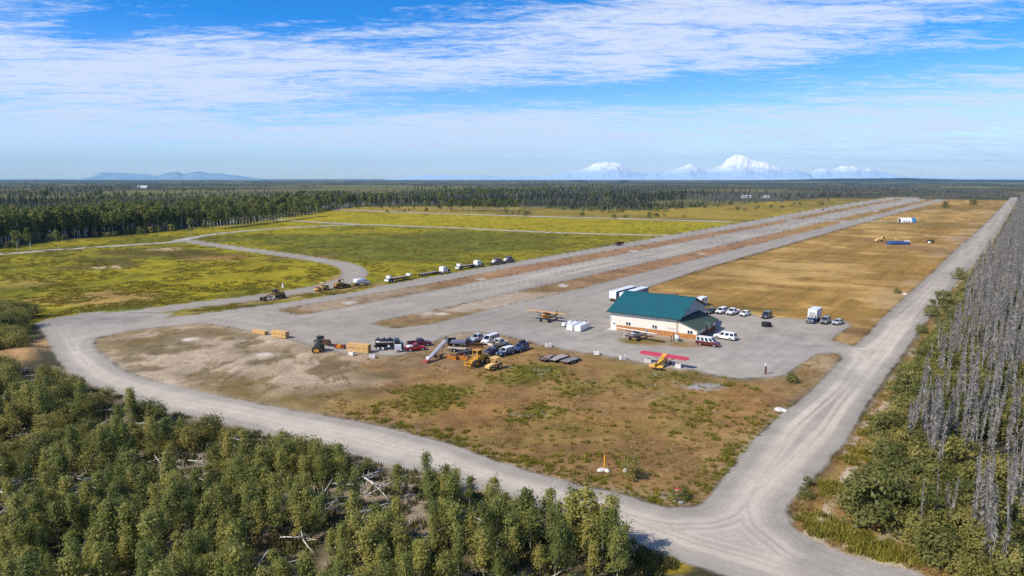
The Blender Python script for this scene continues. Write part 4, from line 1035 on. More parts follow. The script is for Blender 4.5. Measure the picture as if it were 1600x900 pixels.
def tractor_unit(label, mcab, mhood, group, sleeper=True, tank=None):
    r = empty("semi_truck", (0, 0, 0), 0, label, "truck", group)
    MB().box((0, 0, .95), (7.0, .95, .22)).build("chassis", DARK, r)
    MB().loft([rring(x, w_, .75, z, .15) for x, w_, z in ((1.3, 1.05, 2.0), (2.2, .95, 1.85), (3.3, .82, 1.65), (3.5, .7, 1.5))]).build("hood", mhood, r)
    MB().loft([rring(x, w_, .75, z, .2) for x, w_, z in ((-.55, 1.12, 2.9), (.6, 1.15, 2.95), (1.1, 1.12, 2.7), (1.45, 1.08, 2.0))]).build("cab", mcab, r)
    if sleeper: MB().loft([rring(x, 1.18, .8, z, .2) for x, z in ((-1.5, 2.7), (-1.1, 3.0), (-.56, 2.95))]).build("sleeper", mcab, r)
    panel(r, "windscreen", GLASS, [(1.46, -1.0, 2.05), (1.46, 1.0, 2.05), (1.16, 1.0, 2.68), (1.16, -1.0, 2.68)], .06, .03)
    for s in (-1, 1):
        MB().box((.45, s * 1.15, 2.3), (.9, .05, .6)).build("side_window", GLASS, r)
        MB().cyl((-.75, s * 1.15, 1.0), (-.75, s * 1.15, 3.9), .08, n=8).build("exhaust_stack", STEEL, r)
        MB().cyl((-.6, s * 1.0, .85), (.8, s * 1.0, .85), .32, n=12).build("fuel_tank", STEEL, r)
        wheel(r, 2.55, s * 1.0, .5, .3, WRIM); wheel(r, -2.1, s * .9, .5, .55, WRIM); wheel(r, -3.3, s * .9, .5, .55, WRIM)
        MB().box((3.46, s * .68, 1.2), (.12, .26, .22)).build("headlight", CLEARL, r)
    MB().box((3.55, 0, .7), (.2, 2.2, .35)).build("bumper", STEEL, r)
    if tank:
        MB().cyl((-3.4, 0, 1.75), (-1.6, 0, 1.75), .7, n=16).build("tank", tank, r)
    return r
def flatbed(label, L_, m, head, group, low=False, tailbox=False):
    r = empty("flatbed_trailer", (0, 0, 0), 0, label, "trailer", group)
    z = .95 if low else 1.35
    MB().box((0, 0, z), (L_, 2.5, .22)).build("deck", m, r)
    dp = MB()
    for i in range(10): dp.box((0, -1.12 + i * .25, z + .13), (L_ - .1, .22, .04))
    dp.build("deck_boards", DECKW, r)
    for s in (-1, 1):
        MB().box((0, s * .45, z - .35), (L_ * .8, .14, .5)).build("frame_rail", DARK, r)
        MB().box((L_ * .28, s * .8, z / 2 - .05), (.16, .16, z)).build("landing_leg", DARK, r)
        for x in (-L_ / 2 + 1.0, -L_ / 2 + 2.2): wheel(r, x, s * 1.0, .48, .5, WRIM)
    if head: MB().box((-L_ / 2 + .9, 0, z + .65), (1.0, 2.0, 1.1)).box((-L_ / 2 - .2, 0, z - .5), (.5, 2.2, .7)).build("tank_box", WHITE, r)
    if tailbox: MB().box((L_ / 2 - .5, 0, z + .5), (1.3, 2.2, .8)).build("front_box", WHITE, r)
    return r
TRG = "trucks lined up along the far taxiway"
HD_ = RUN
place(flatbed("flatbed trailer with white boxes, standing without a truck next to the tank truck", 12.5, DARK, True, TRG, False, True), 623, 438.5, ang=HD_)
place(flatbed("empty low flatbed trailer hitched to the white and dark semi truck", 10.0, RUST, False, TRG, True), 669, 429.8, ang=HD_)
place(tractor_unit("white semi truck with a dark hood pulling the empty low flatbed", WHITE, P_BLACK, TRG), 693, 427.2, ang=HD_)
place(flatbed("loaded grey flatbed trailer with a white tail box, hitched to a semi truck", 10.5, DARK, True, TRG), 727, 419.5, ang=HD_)
place(tractor_unit("white cab semi truck with a black hood pulling the trailer with the white tail box", WHITE, P_BLACK, TRG), 746, 416.8, ang=HD_)
place(tractor_unit("dark semi truck with white tank, second from the front of the line", P_PURP, P_PURP, TRG, False, WHITE), 777, 413, ang=HD_)
place(tractor_unit("dark semi truck with a white tank, foremost of the truck line", P_PURP, P_BLACK, TRG, False, WHITE), 795, 410.3, ang=HD_)
def tank_truck():
    r = empty("tank_truck", (0, 0, 0), 0, "small all white tank truck at the tail of the truck line", "truck", TRG)
    MB().loft([rring(x, w_, 1.0, z, .45) for x, w_, z in ((-3.1, .9, 2.3), (-2.8, 1.15, 2.6), (.6, 1.15, 2.6), (.8, .9, 2.4))]).build("tank", WHITE, r, True)
    MB().box((-.2, 0, .85), (6.2, .9, .24)).build("chassis", DARK, r)
    MB().loft([rring(x, w_, .6, z, .2) for x, w_, z in ((.9, 1.05, 2.35), (1.7, 1.05, 2.35), (2.2, 1.02, 1.6), (3.1, .9, 1.35), (3.25, .7, 1.2))]).build("cab", WHITE, r)
    panel(r, "windscreen", GLASS, [(2.22, -.92, 1.65), (2.22, .92, 1.65), (1.78, .9, 2.28), (1.78, -.9, 2.28)], .05, .04)
    for s in (-1, 1):
        MB().box((1.4, s * 1.05, 1.9), (.7, .05, .5)).build("side_window", GLASS, r)
        MB().box((-1.2, s * 1.1, 1.1), (1.2, .12, .6)).build("side_locker", P_SILV, r)
        wheel(r, 2.3, s * .95, .44, .26); wheel(r, -1.9, s * .9, .46, .5)
        MB().box((3.2, s * .62, 1.0), (.12, .22, .16)).build("headlight", CLEARL, r)
    MB().box((3.3, 0, .65), (.15, 2.0, .25)).build("bumper", STEEL, r)
    return r
place(tank_truck(), 565, 445.5, ang=HD_ - .1)

# ------------------------------------------------------------------ earth moving machines
def grader():
    r = empty("road_grader", (0, 0, 0), 0, "worn yellow road grader with a long nose, leftmost of the machines by the far taxiway", "grader")
    MB().loft([rring(x, .22, a, b, .05) for x, a, b in ((4.2, .85, 1.25), (2.6, 1.3, 1.7), (.6, 1.6, 2.0), (-.4, 1.2, 1.9))]).build("beam", BROWNY, r)
    MB().loft([rring(x, .72, 1.0, b, .12) for x, b in ((-1.3, 2.25), (-2.6, 2.2), (-3.9, 1.95))]).build("engine_hood", BROWNY, r)
    cb = MB().box((-.6, 0, 1.75), (1.5, 1.45, .9)).build("cab", BROWNY, r)
    MB().box((-.6, 0, 3.12), (1.8, 1.7, .14)).build("cab_roof", DARK, r)
    for x in (-1.28, .08):
        for s in (-1, 1): MB().box((x, s * .66, 2.6), (.1, .1, 1.0)).build("cab_post", BROWNY, r)
    for s in (-1, 1): MB().box((-.6, s * .63, 2.62), (1.2, .04, .85)).build("window", GLASS, r)
    MB().box((.06, 0, 2.62), (.04, 1.2, .85)).build("window", GLASS, r)
    bl = MB()
    prof = [(.22, 0), (.05, .2), (0, .4), (.1, .62), (.16, .6), (.07, .4), (.12, .2), (.27, .02)]
    bl.prism([(x + 1.2, z + .18) for x, z in prof], -1.8, 1.8).build("blade", STEEL, r)
    MB().cyl((1.2, 0, .95), (1.2, 0, 1.1), .7, n=16).box((2.2, 0, 1.0), (2.2, .2, .2)).build("turntable", DARK, r)
    MB().cyl((-2.2, .3, 2.2), (-2.2, .3, 3.2), .07, n=8).build("exhaust_pipe", DARK, r)
    MB().box((4.0, 0, .75), (.3, 1.9, .25)).build("front_axle", DARK, r)
    for s in (-1, 1):
        wheel(r, 4.0, s * 1.0, .62, .38, BROWNY); wheel(r, -1.9, s * 1.05, .62, .42, BROWNY); wheel(r, -3.4, s * 1.05, .62, .42, BROWNY)
        MB().box((-2.65, s * .85, .75), (1.6, .14, .3)).build("tandem_case", BROWNY, r)
    return r
place(grader(), 428, 467.5, ang=HD_ + math.pi)
def roller():
    r = empty("soil_roller", (0, 0, 0), 0, "pale yellow soil roller with a canopy and a rusty red drum", "roller")
    MB().cyl((1.9, -1.05, .75), (1.9, 1.05, .75), .75, n=22).build("drum", mat("rusty_red", (.24, .06, .03), .8, 0, .4), r)
    MB().box((1.9, 1.15, .8), (2.1, .12, .3)).box((1.9, -1.15, .8), (2.1, .12, .3)).box((.9, 0, .8), (.14, 2.3, .35)).box((2.95, 0, .8), (.14, 2.3, .35)).build("drum_frame", PALEY, r)
    MB().loft([rring(x, .85, .7, z, .15) for x, z in ((-2.3, 1.6), (-1.8, 1.8), (-.3, 1.7))]).build("engine_hood", PALEY, r)
    MB().box((.15, 0, 1.1), (.9, 1.5, .5)).build("operator_floor", PALEY, r); MB().box((-.05, 0, 1.6), (.5, .5, .6)).build("seat", DARK, r)
    for x in (-.3, .75):
        for s in (-1, 1): MB().box((x, s * .72, 2.0), (.08, .08, 1.5)).build("canopy_post", PALEY, r)
    MB().box((.2, 0, 2.8), (1.7, 1.75, .1)).build("canopy", PALEY, r)
    for s in (-1, 1): wheel(r, -1.4, s * .95, .7, .5, PALEY)
    return r
place(roller(), 504, 453.5, ang=HD_ + math.pi)
def wheel_loader(label, m, name="wheel_loader", cat="loader", forks=True, scale=1.0, group=None):
    r = empty(name, (0, 0, 0), 0, label, cat, group)
    MB().loft([rring(x, w_, .9, z, .15) for x, w_, z in ((-3.2, .8, 1.8), (-2.9, .95, 2.1), (-.9, .95, 2.2))]).build("engine_hood", m, r)
    MB().box((-.2, 0, 1.55), (1.5, 1.5, .8)).build("cab", m, r); MB().box((-.25, 0, 3.35), (1.7, 1.6, .14)).build("cab_roof", m, r)
    for x in (-.95, .5):
        for s in (-1, 1): MB().box((x, s * .68, 2.65), (.12, .12, 1.4)).build("cab_post", m, r)
    MB().box((-.95, 0, 2.6), (.04, 1.2, 1.1)).build("window", GLASS, r)
    MB().box((1.3, 0, 1.1), (1.5, 1.1, .7)).build("front_frame", m, r)
    for s in (-1, 1):
        MB().add([(.9, s * .6 - .09, 1.7), (2.3, s * .6 - .09, 1.35), (3.1, s * .6 - .09, .5), (2.8, s * .6 - .09, .45), (2.1, s * .6 - .09, 1.05), (.9, s * .6 - .09, 1.35)] + [(.9, s * .6 + .09, 1.7), (2.3, s * .6 + .09, 1.35), (3.1, s * .6 + .09, .5), (2.8, s * .6 + .09, .45), (2.1, s * .6 + .09, 1.05), (.9, s * .6 + .09, 1.35)],
            [(0, 1, 2, 3, 4, 5), (11, 10, 9, 8, 7, 6)] + [(i, 6 + i, 6 + (i + 1) % 6, (i + 1) % 6) for i in range(6)]).build("lift_arm", m, r)
        wheel(r, 1.35, s * 1.05, .78, .55, m); wheel(r, -2.1, s * 1.05, .78, .55, m)
        MB().box((-2.1, s * .95, 1.75), (1.5, .5, .1)).build("fender", m, r)
    if forks:
        fk = MB().box((3.15, 0, .7), (.12, 2.0, .16)).box((3.15, 0, 1.25), (.12, 2.0, .14))
        for y in (-.9, -.45, .45, .9): fk.box((3.15, y, .95), (.1, .1, .8))
        for y in (-.6, .6): fk.box((3.75, y, .2), (1.2, .14, .08)).box((3.15, y, .5), (.1, .14, .7))
        fk.build("fork_carriage", m, r)
    else:
        MB().prism([(3.0, .1), (4.0, .1), (4.05, .2), (3.2, .35), (3.05, 1.1), (2.95, 1.1)], -1.3, 1.3).build("bucket", m, r)
    r.scale = (scale,) * 3
    return r
place(wheel_loader("yellow wheel loader with a fork carriage and big black tyres in the near yard", YEL), 745, 570.5, -1, .34)
place(wheel_loader("brown weathered wheel loader behind the soil roller", BROWNY, forks=False), 534, 450, ang=HD_)
def small_tractor():
    r = empty("yard_tractor", (0, 0, 0), 0, "small faded yellow tractor with a square cab, right of the wheel loader", "tractor")
    MB().loft([rring(x, .62, .55, z, .14) for x, z in ((.3, 1.35), (1.5, 1.25), (2.1, 1.05))]).build("hood", PALEY, r)
    MB().box((-.6, 0, .95), (1.5, 1.2, .6)).build("rear_body", PALEY, r); MB().box((-.5, 0, 1.35), (.6, .5, .5)).build("seat", DARK, r)
    for x in (-1.2, .25):
        for s in (-1, 1): MB().box((x, s * .58, 1.75), (.1, .1, 1.3)).build("cab_post", PALEY, r)
    MB().box((-.48, 0, 2.42), (1.75, 1.45, .12)).build("canopy", PALEY, r)
    for s in (-1, 1):
        wheel(r, 1.4, s * .72, .42, .3, PALEY); wheel(r, -.9, s * .85, .68, .42, PALEY)
        MB().box((-.9, s * .85, 1.4), (1.1, .45, .08)).build("fender", PALEY, r)
    MB().box((2.15, 0, .8), (.1, 1.2, .5)).build("grille", PALEY, r)
    return r
place(small_tractor(), 772, 576.5, -1, .30)
def telehandler():
    r = empty("forklift", (0, 0, 0), 0, "dark green rough terrain forklift with its mast towards the lumber", "forklift")
    m = mat("dark_olive_paint", (.05, .055, .03), .6, 0, .3)
    MB().loft([rring(x, .85, .6, z, .12) for x, z in ((-1.9, 1.5), (-.2, 1.6))]).build("engine_hood", m, r)
    MB().box((.5, 0, 1.0), (1.4, 1.4, .7)).build("body", m, r); MB().box((.2, 0, 2.65), (1.6, 1.5, .12)).build("cab_roof", m, r)
    for x in (-.5, .9):
        for s in (-1, 1): MB().box((x, s * .65, 2.0), (.1, .1, 1.3)).build("cab_post", m, r)
    for s in (-1, 1):
        MB().box((1.6, s * .45, 1.7), (.14, .12, 3.0)).build("mast_rail", DARK, r)
        MB().box((2.3, s * .4, .15), (1.2, .14, .07)).build("fork", BROWNY, r)
        wheel(r, 1.0, s * .9, .6, .42, YEL); wheel(r, -1.3, s * .85, .5, .36, YEL)
    MB().box((1.75, 0, .6), (.08, 1.2, .6)).build("carriage", YEL, r)
    return r
place(telehandler(), 497.5, 549, -1, .9)
r = empty("bale_grapple", (0, 0, 0), 0, "black round machine attachment with an open middle, behind the dark forklift", "attachment")
MB().cyl((0, -.6, .9), (0, .6, .9), .85, n=16).build("drum", DARK, r); MB().cyl((0, -.66, .9), (0, .66, .9), .42, n=12).build("hub", STEEL, r); MB().box((.9, 0, 1.6), (1.0, 1.1, .12)).box((.5, 0, .1), (1.6, 1.2, .2)).build("bracket", DARK, r)
place(r, 501, 535, -1, .4)
r = empty("loader_bucket", (0, 0, 0), 0, "rusty brown loader bucket lying right of the black attachment", "bucket")
MB().prism([(-.8, 0), (.7, 0), (.8, .1), (-.6, .2), (-.65, 1.4), (-.85, 1.5)], -.9, .9).build("shell", RUST, r)
for s in (-1, 1): MB().prism([(-.8, .02), (.6, .02), (-.2, 1.0), (-.82, 1.45)], s * .9 - .04, s * .9 + .04).build("side_plate", RUST, r)
place(r, 511, 538.5, .5, -.6)
r = empty("steel_skid", (0, 0, 0), 0, "long dark steel frame lying on the ground left of the orange implement", "frame")
for s in (-1, 1): MB().box((0, s * .5, .25), (3.6, .16, .28)).build("rail", DARK, r)
for k in range(5): MB().box((-1.5 + k * .75, 0, .25), (.14, 1.0, .2)).build("cross_bar", DARK, r)
place(r, 521.5, 541, 1, .16)
r = empty("trench_compactor", (0, 0, 0), 0, "small orange implement with red plates beside the big lumber stack", "implement")
MB().box((-.4, 0, .55), (1.1, 1.0, .8)).build("engine_cover", ORANGE, r); MB().box((.7, 0, .5), (.6, .9, .9)).build("plate", mat("dull_red", (.22, .03, .025), .6), r); MB().box((-1.2, 0, .6), (.35, 1.0, .9)).build("plate", MATS["dull_red"], r); MB().box((0, 0, .1), (2.2, 1.0, .16)).build("skid", RUST, r)
place(r, 533, 544.5, 1, .05)
# lumber
def lumber(label, L_, Wd, Hh, z, px, py, dx, dy, group="bundles of fresh lumber"):
    r = empty("lumber_bundle", (0, 0, 0), 0, label, "lumber", group)
    ny = max(4, int(Wd / .2)); nz = max(3, int(Hh / .1))
    mb = MB()
    for i in range(ny):
        for k in range(nz):
            if 0 < i < ny - 1 and 0 < k < nz - 1: continue
            j = (i * 37 + k * 19) % 7 * .012
            mb.box((j - .03, -Wd / 2 + Wd * (i + .5) / ny, Hh * (k + .5) / nz), (L_ + j, Wd / ny - .012, Hh / nz - .01))
    pl = mb.build("planks", WOOD, r); pl["kind"] = "stuff"
    for s in (-1, 1): MB().box((s * (L_ / 2 - .04), 0, Hh / 2), (.02, Wd * .92, Hh * .92)).build("bundle_core", WOODEND, r)
    for x in (-.3, .3): MB().box((x * L_, 0, Hh / 2), (.05, Wd + .02, Hh + .02)).build("strap", mat("strap", (.38, .27, .13), .6), r)
    for x in (-.35, 0, .35): MB().box((x * L_, 0, -.05), (.1, Wd, .10)).build("sticker", WOODEND, r)
    place(r, px, py, dx, dy, z=z); return r
lumber("single low bundle of fresh lumber, leftmost on the gravel edge", 4.7, 1.2, .85, .1, 406.5, 521.5, 1, .16)
lumber("lower bundle of the two tier lumber stack beside the single low bundle", 4.9, 1.35, .75, .1, 438, 527, 1, .14)
lumber("upper bundle of the two tier lumber stack beside the single low bundle", 4.9, 1.35, .75, .95, 438, 527, 1, .14)
lumber("lower bundle of the big lumber stack near the black tanker", 5.6, 1.5, .9, .1, 561, 550, 1, .095)
lumber("upper bundle of the big lumber stack near the black tanker", 5.6, 1.5, .9, 1.1, 561, 550, 1, .095)
# black tanker trailer truck
r = empty("tanker_truck", (0, 0, 0), 0, "black oval tanker truck with a white stripe and white wheels", "truck")
MB().loft([[(x, math.cos(t) * w_ * 1.2, 1.75 + math.sin(t) * w_ * .85) for t in [2 * math.pi * i / 18 for i in range(18)]] for x, w_ in ((-2.9, .75), (-2.7, 1.0), (1.2, 1.0), (1.4, .75))]).build("tank", P_BLACK, r, True)
MB().box((-.75, -1.2, 2.0), (4.0, .06, .14)).box((-.75, 1.2, 2.0), (4.0, .06, .14)).build("stripe", WHITE, r)
for k in range(3): MB().cyl((-2.2 + 1.4 * k, 0, 2.5), (-2.2 + 1.4 * k, 0, 2.85), .22, n=10).build("hatch", DARK, r)
MB().box((0, 0, .8), (6.4, 1.0, .3)).build("chassis", DARK, r)
MB().loft([rring(x, w_, .6, z, .2) for x, w_, z in ((1.6, 1.1, 2.5), (2.6, 1.1, 2.5), (3.0, 1.05, 1.6), (3.7, .95, 1.4))]).build("cab", P_BLACK, r)
panel(r, "windscreen", GLASS, [(3.02, -.95, 1.65), (3.02, .95, 1.65), (2.66, .95, 2.4), (2.66, -.95, 2.4)], .05, .03)
for s in (-1, 1):
    MB().box((2.1, s * 1.1, 2.0), (.8, .05, .6)).build("side_window", GLASS, r)
    for x in (-2.2, -1.1, 2.9): wheel(r, x, s * 1.0, .5, .42, WRIM)
    MB().cyl((.3, s * 1.12, 1.0), (.3, s * 1.22, 1.0), .28, n=12).build("hose_reel", WHITE, r)
place(r, 606, 545.5, 1, -.03)
r = empty("utility_trailer", (0, 0, 0), 0, "small white enclosed trailer hitched behind the bright red pickup", "trailer")
MB().box((0, 0, 1.0), (1.5, 1.3, 1.25)).build("box_body", WHITE, r); MB().box((1.2, 0, .42), (1.1, .1, .1)).build("tow_bar", DARK, r); MB().box((-.77, 0, 1.0), (.04, 1.1, 1.05)).build("rear_door", P_SILV, r)
for s in (-1, 1): wheel(r, 0, s * .7, .32, .2)
place(r, 622, 549.5, 1, -.05)
r = empty("load", (0, 0, 0), 0, "white load of gear lying in the bed of the bright red pickup", "load")
MB().loft([rring(x, w_, 0, z, .1) for x, w_, z in ((-.8, .4, .3), (-.3, .6, .55), (.5, .6, .5), (.8, .3, .25))]).build("tarp", WHITE, r)
place(r, 640.5, 548.1, 1, -.10, z=.82)
r = empty("load", (0, 0, 0), 0, "dark toolboxes lying in the bed of the pale pickup", "load")
MB().box((.3, .2, .25), (.7, .6, .5)).box((-.6, -.2, .2), (.6, .5, .4)).build("toolbox", RUST, r); MB().box((0, -.45, .15), (1.4, .3, .3)).build("case", DARK, r)
p = G(779, 541); q = G(780, 540.76); a_ = math.atan2(q.y - p.y, q.x - p.x); r.location = (p.x - 1.8 * math.cos(a_), p.y - 1.8 * math.sin(a_), .84); r.rotation_euler = (0, 0, a_)
# conveyor
r = empty("conveyor", (0, 0, 0), 0, "long silver conveyor belt tilted up on a wheeled frame with a red foot", "conveyor")
A_ = Vector((-3.6, 0, .5)); B_ = Vector((3.4, 0, 3.5)); n_ = (B_ - A_).normalized()
tilt = math.atan2(B_.z - A_.z, B_.x - A_.x); mid = (A_ + B_) / 2
MB().box(mid, ((B_ - A_).length, .8, .34), 0, -tilt).build("beam", paint("lilac_white", (.62, .60, .68)), r)
MB().box(mid + Vector((-.06, 0, .2)), ((B_ - A_).length - .2, .5, .04), 0, -tilt).build("belt", mat("belt", (.30, .29, .32), .7), r)
MB().box((-3.9, 0, .35), (1.2, 1.2, .5)).build("hopper", mat("faded_red", (.34, .09, .07), .7), r)
MB().cyl((-3.3, -.42, .95), (-3.3, .42, .95), .26, n=12).build("roller", WHITE, r)
for s in (-1, 1):
    MB().cyl((.6, s * .6, .5), (2.2, s * .42, 2.8), .07, n=6).cyl((.6, s * .6, .5), (-.6, s * .42, 1.7), .06, n=6).build("strut", mat("plum_steel", (.14, .06, .09), .6), r)
    wheel(r, .6, s * .85, .42, .28)
MB().box((1.5, 0, .55), (2.8, .2, .2)).build("axle_frame", RUST, r)
p0 = G(668, 566); p1 = G(697, 555); a_ = math.atan2(p1.y - p0.y, p1.x - p0.x); r.location = ((p0.x + p1.x) / 2, (p0.y + p1.y) / 2, 0); r.rotation_euler = (0, 0, a_)
# orange steel racks, plough, trailers in the yard
def rack(label, px, py):
    r = empty("steel_rack", (0, 0, 0), 0, label, "rack", "orange steel racks in the yard")
    for z in (.2, .65):
        for s in (-1, 1): MB().box((0, s * .7, z), (2.9, .16, .2)).build("beam", ORANGE, r)
        for k in range(3): MB().box((-1.2 + 1.2 * k, 0, z + .02), (.14, 1.4, .14)).build("cross_bar", ORANGE, r)
    for x in (-1.35, 1.35):
        for s in (-1, 1): MB().box((x, s * .7, .5), (.14, .14, 1.0)).build("post", mat("dull_red", (.22, .03, .025), .6), r)
    MB().box((.2, 0, .85), (1.8, 1.0, .16)).build("top_plate", RUST, r)
    place(r, px, py, 1, .22)
rack("orange steel rack nearer the silver conveyor", 708.5, 560.5)
rack("orange steel rack nearer the yellow wheel loader", 728, 562)
r = empty("dump_box", (0, 0, 0), 0, "dark grey upright steel dump box behind the yard trailers", "dump box")
MB().box((0, 0, 1.2), (.14, 2.9, 1.7)).build("head_board", mat("slate_steel", (.09, .10, .12), .6, 0, .2), r)
for s in (-1, 1): MB().box((1.3, s * 1.2, .85), (2.6, .12, 1.0)).build("side_board", DARK, r)
MB().box((1.3, 0, .4), (2.6, 2.4, .16)).build("floor_plate", DARK, r)
place(r, 698, 538.5, .9, .02); r.rotation_euler = (0, 0, .35)
r = empty("work_truck", (0, 0, 0), 0, "old dark truck with a blue grey bed between dump box and silver pickup", "truck")
MB().box((0, 0, 1.15), (3.6, 2.1, .5)).build("bed", mat("blue_grey_bed", (.16, .17, .24), .6, 0, .3), r)
MB().loft([rring(x, w_, .6, z, .2) for x, w_, z in ((1.9, .95, 2.0), (2.7, .95, 2.0), (3.1, .9, 1.4), (3.9, .8, 1.3))]).build("cab", P_BLACK, r)
MB().box((.4, 0, .75), (6.0, .9, .2)).build("chassis", DARK, r)
for s in (-1, 1):
    MB().box((2.35, s * .95, 1.65), (.6, .04, .4)).build("side_window", GLASS, r)
    wheel(r, 3.0, s * .85, .42, .26); wheel(r, -1.0, s * .85, .42, .4)
place(r, 716.5, 541, 1, .02)
def deck_trailer(label, L_, Wd, m, px, py, dx, dy, group, dark=False, ramps=False):
    r = empty("deck_trailer", (0, 0, 0), 0, label, "trailer", group)
    dp = MB(); k = int(Wd / .2)
    for i in range(k): dp.box((.01 * ((i * 5) % 4), -Wd / 2 + Wd * (i + .5) / k, .62), (L_ - .08, Wd / k - .02, .06))
    dk = dp.build("deck_boards", m, r)
    for s in (-1, 1):
        MB().box((0, s * (Wd / 2 + .03), .56), (L_, .08, .16)).build("side_rail", DARK, r)
        MB().box((-.5, s * (Wd / 2 + .22), .72), (1.7, .3, .05)).build("fender", DARK, r)
        for x in (-.95, -.1): wheel(r, x, s * (Wd / 2 + .22), .34, .22)
    MB().add([(L_ / 2, -Wd / 2, .52), (L_ / 2, Wd / 2, .52), (L_ / 2 + 1.3, 0, .5), (L_ / 2, -Wd / 2, .42), (L_ / 2, Wd / 2, .42), (L_ / 2 + 1.3, 0, .4)], [(0, 1, 2), (5, 4, 3), (0, 2, 5, 3), (2, 1, 4, 5), (0, 3, 4, 1)]).build("drawbar", DARK, r)
    MB().cyl((L_ / 2 + 1.2, 0, 0), (L_ / 2 + 1.2, 0, .95), .05, n=8).build("jack", STEEL, r)
    if ramps:
        for s in (-1, 1): MB().box((-L_ / 2 + .5, s * .5, .75), (1.3, .4, .08), 0, -.2).build("ramp", RUST, r)
    place(r, px, py, dx, dy)
TG = "flat trailers parked side by side at the field edge"
deck_trailer("wooden deck flat trailer, left of the three side by side at the field edge", 4.6, 2.1, DECKW, 855, 562.5, 1, -.33, TG, ramps=True)
deck_trailer("longest and palest flat trailer, middle of the three at the field edge", 5.6, 2.1, mat("pale_deck", (.42, .34, .32), .85, 0, .2, 3), 872, 562.5, 1, -.36, TG)
deck_trailer("grey deck flat trailer tipped to the ground, right of the three at the field edge", 4.8, 2.1, mat("grey_deck", (.26, .235, .22), .85, 0, .3, 3), 890.5, 566, 1, -.34, TG)
deck_trailer("pale tan flat trailer in the yard below the dark truck", 4.6, 1.9, mat("tan_deck", (.52, .42, .30), .85, 0, .3, 3), 713, 548, 1, .06, "flat trailers in the yard")
deck_trailer("dark flat trailer in the yard, left of the plum car", 4.4, 1.9, mat("dark_deck", (.07, .055, .05), .85, 0, .3, 3), 727, 552.5, 1, -.20, "flat trailers in the yard")
r = empty("plough_blade", (0, 0, 0), 0, "rusty brown snow plough blade standing in front of the silver pickup", "plough")
MB().prism([(0, 0), (.18, .05), (.02, .5), (.1, 1.0), (.3, 1.2), (.24, 1.26), (0, 1.05), (-.1, .5)], -1.7, 1.7).build("blade", RUST, r)
for y in (-.9, 0, .9): MB().box((-.3, y, .5), (.5, .1, .7)).build("brace", DARK, r)
place(r, 744.5, 544, -.2, 1); r.rotation_euler = (0, 0, r.rotation_euler[2])
# white fuel tanks and drums by the orange plane
def tankbox(label, px, py, L_):
    r = empty("fuel_tank", (0, 0, 0), 0, label, "tank", "white box tanks on the apron")
    MB().box((L_ / 2, 0, .86), (L_, 1.75, 1.5)).build("tank_body", WHITE, r)
    MB().box((L_ / 2, .6, .06), (L_, .16, .12)).box((L_ / 2, -.6, .06), (L_, .16, .12)).build("skid", DARK, r)
    MB().cyl((L_ - .6, 0, 1.6), (L_ - .6, 0, 2.0), .14, n=10).build("vent_pipe", DARK, r); MB().box((L_ / 2, 0, 1.63), (L_ - .15, 1.6, .05)).build("lid", WHITE, r)
    p = G(px, py); r.location = (p.x, p.y, 0); r.rotation_euler = (0, 0, math.radians(60))
tankbox("white box tank on the apron with its long side in shade, right one of two", 902, 518.5, 6.2)
tankbox("white box tank on the apron, left one of two beside the small tanks", 889.5, 517, 5.6)
for px, py, lab in ((882, 510.5, "small round white tank next to the left box tank"), (891, 508, "small round white tank behind the left box tank")):
    r = empty("round_tank", (0, 0, 0), 0, lab, "tank", "small round tanks behind the box tanks")
    MB().cyl((-.7, 0, .75), (.7, 0, .75), .55, n=14).build("tank_body", WHITE, r)
    for x in (-.45, .45): MB().box((x, 0, .15), (.14, .9, .3)).build("cradle", DARK, r)
    place(r, px, py, 1, -.3)
r = empty("propane_tank", (0, 0, 0), 0, "pale green propane tank by the right corner of the hangar wall", "tank")
MB().cyl((-1.0, 0, .95), (1.0, 0, .95), .55, n=16).loft([[(s, math.cos(t) * rr, .95 + math.sin(t) * rr) for t in [2 * math.pi * i / 12 for i in range(12)]] for s, rr in ((1.0, .55), (1.2, .46), (1.32, .25))]).build("tank_body", mat("pale_green_white", (.62, .66, .60), .5), r, True)
for x in (-.6, .6): MB().box((x, 0, .2), (.18, .8, .4)).build("cradle", ROCK, r)
MB().cyl((0, 0, 1.45), (0, 0, 1.68), .16, n=10).build("valve_dome", P_SILV, r)
place(r, 1057.5, 532.5, .6, .9)
for px, py, h, m_, lab in ((975, 528.2, 1.75, WHITE, "white post standing under the left wing of the silver plane"), (1048.5, 534.5, 1.5, DARK, "thin dark post left of the propane tank"), (1052.5, 533, 1.7, DARK, "dark post touching the propane tank, taller of the two")):
    r = empty("marker_post", (0, 0, 0), 0, lab, "post")
    MB().box((0, 0, h / 2), (.16, .16, h)).build("shaft", m_, r); MB().box((0, 0, h + .03), (.2, .2, .06)).build("cap", m_, r)
    place(r, px, py, ang=0)
